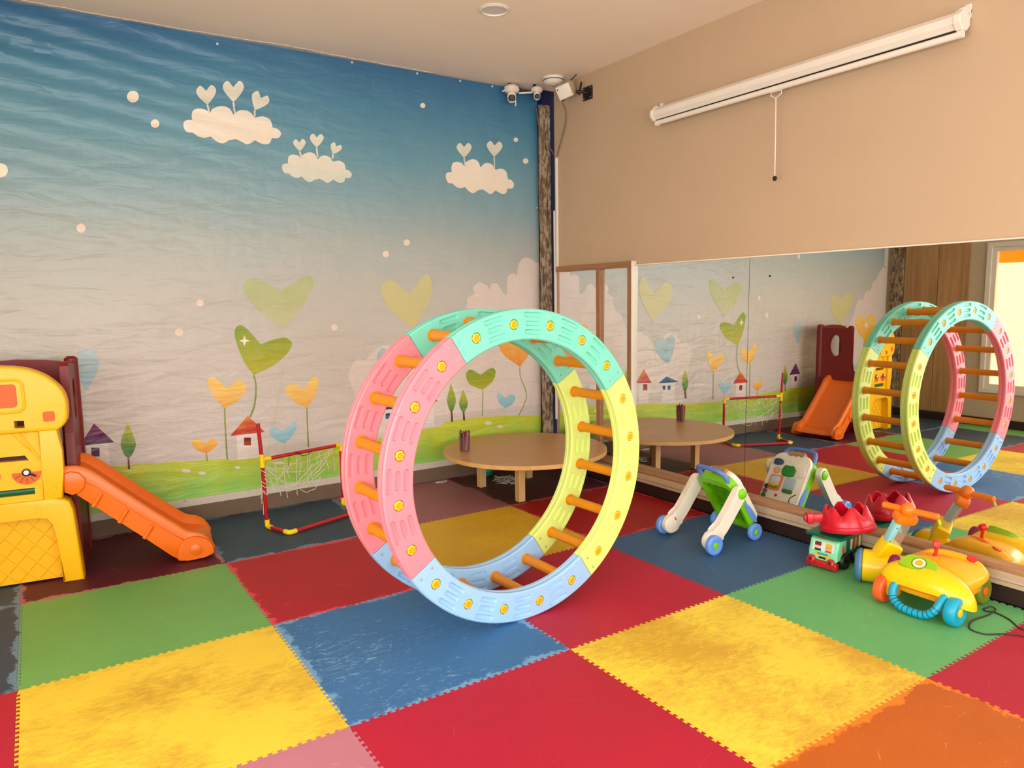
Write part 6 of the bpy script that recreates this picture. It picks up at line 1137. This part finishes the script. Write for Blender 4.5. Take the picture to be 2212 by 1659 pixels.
for lab, y0, z0, z1 in (('upper white plastic cable conduit along the peach wall edge above the mirror', .815, 1.792, 2.725), ('lower white plastic cable conduit next to the navy column down to table height', .848, .42, 2.28)):
    b = NB(); box(b, (XR-.022, y0, z0), (XR-.002, y0+.020, z1), .003)
    tag(obj('cable_conduit', b, M_fit), lab, 'conduit', 'white conduits in the corner')
# rolled projection screen
sc_ = thing('projection_screen', 'rolled-up white projection screen mounted high on the peach wall', 'projection screen', (4.03, -1.465, 2.815))
def octp(r): return [(r*cos(pi/8+pi/4*k), r*sin(pi/8+pi/4*k)*.95) for k in range(8)]
b = NB(); prism(b, octp(.047), -1.03, 1.03, 1); obj('screen_case', b, M_fit, sc_)
for y0, y1 in ((-1.055, -1.02), (1.02, 1.045)): b = NB(); prism(b, octp(.054), y0, y1, 1, .004); obj('end_cap', b, M_fit, sc_)
b = NB(); box(b, (-.012, -1.02, -.052), (.004, 1.02, -.040)); obj('screen_slot', b, M_bk, sc_)
b = NB(); tube(b, [(-.018, -1.04, -.070), (-.018, 1.0, -.066)], .0165, 14); obj('bottom_tube', b, M_fit, sc_, True)
for y in (-1.045, .995): b = NB(); tube(b, [(-.018, y-.012, -.068), (-.018, y+.012, -.068)], .019, 14); obj('tube_end', b, M_fit, sc_, True)
for y in (-1.04, 1.03):
    b = NB(); box(b, (-.01, y-.014, .040), (.062, y+.014, .058), .003); box(b, (.050, y-.014, .02), (.0615, y+.014, .085), .003); obj('wall_bracket', b, M_fit, sc_)
b = NB(); tube(b, [(-.018, -.005, -.085), (-.018, .035, -.085), (-.018, .035, -.105), (-.018, .0, -.125), (-.018, -.038, -.105), (-.018, -.038, -.085), (-.018, -.005, -.085)], .003, 6); obj('pull_loop', b, M_fit, sc_, True)
b = NB(); tube(b, [(-.018, .0, -.125), (-.018, -.004, -.35), (-.018, -.006, -.585)], .0032, 7); obj('pull_cord', b, M_fit, sc_, True)
b = NB(); lathe(b, [(0, -.016), (.009, -.013), (.014, 0), (.009, .013), (0, .016)], (-.018, -.006, -.598), (0, 0, 1), 16); obj('pull_ball', b, M_bk, sc_, True)
# flaking strip of plaster where the ceiling meets the mural
rf = random.Random(11); xs = [.15+.05*k for k in range(58)]
pts = [(x, 1.028) for x in xs]+[(x, .985+.030*abs(sin(x*1.7))+rf.uniform(-.007, .007)) for x in xs[::-1]]
bm = NB(); prism(bm, pts, H-.004, H, 2); struct('trim_12', bm, M_white)
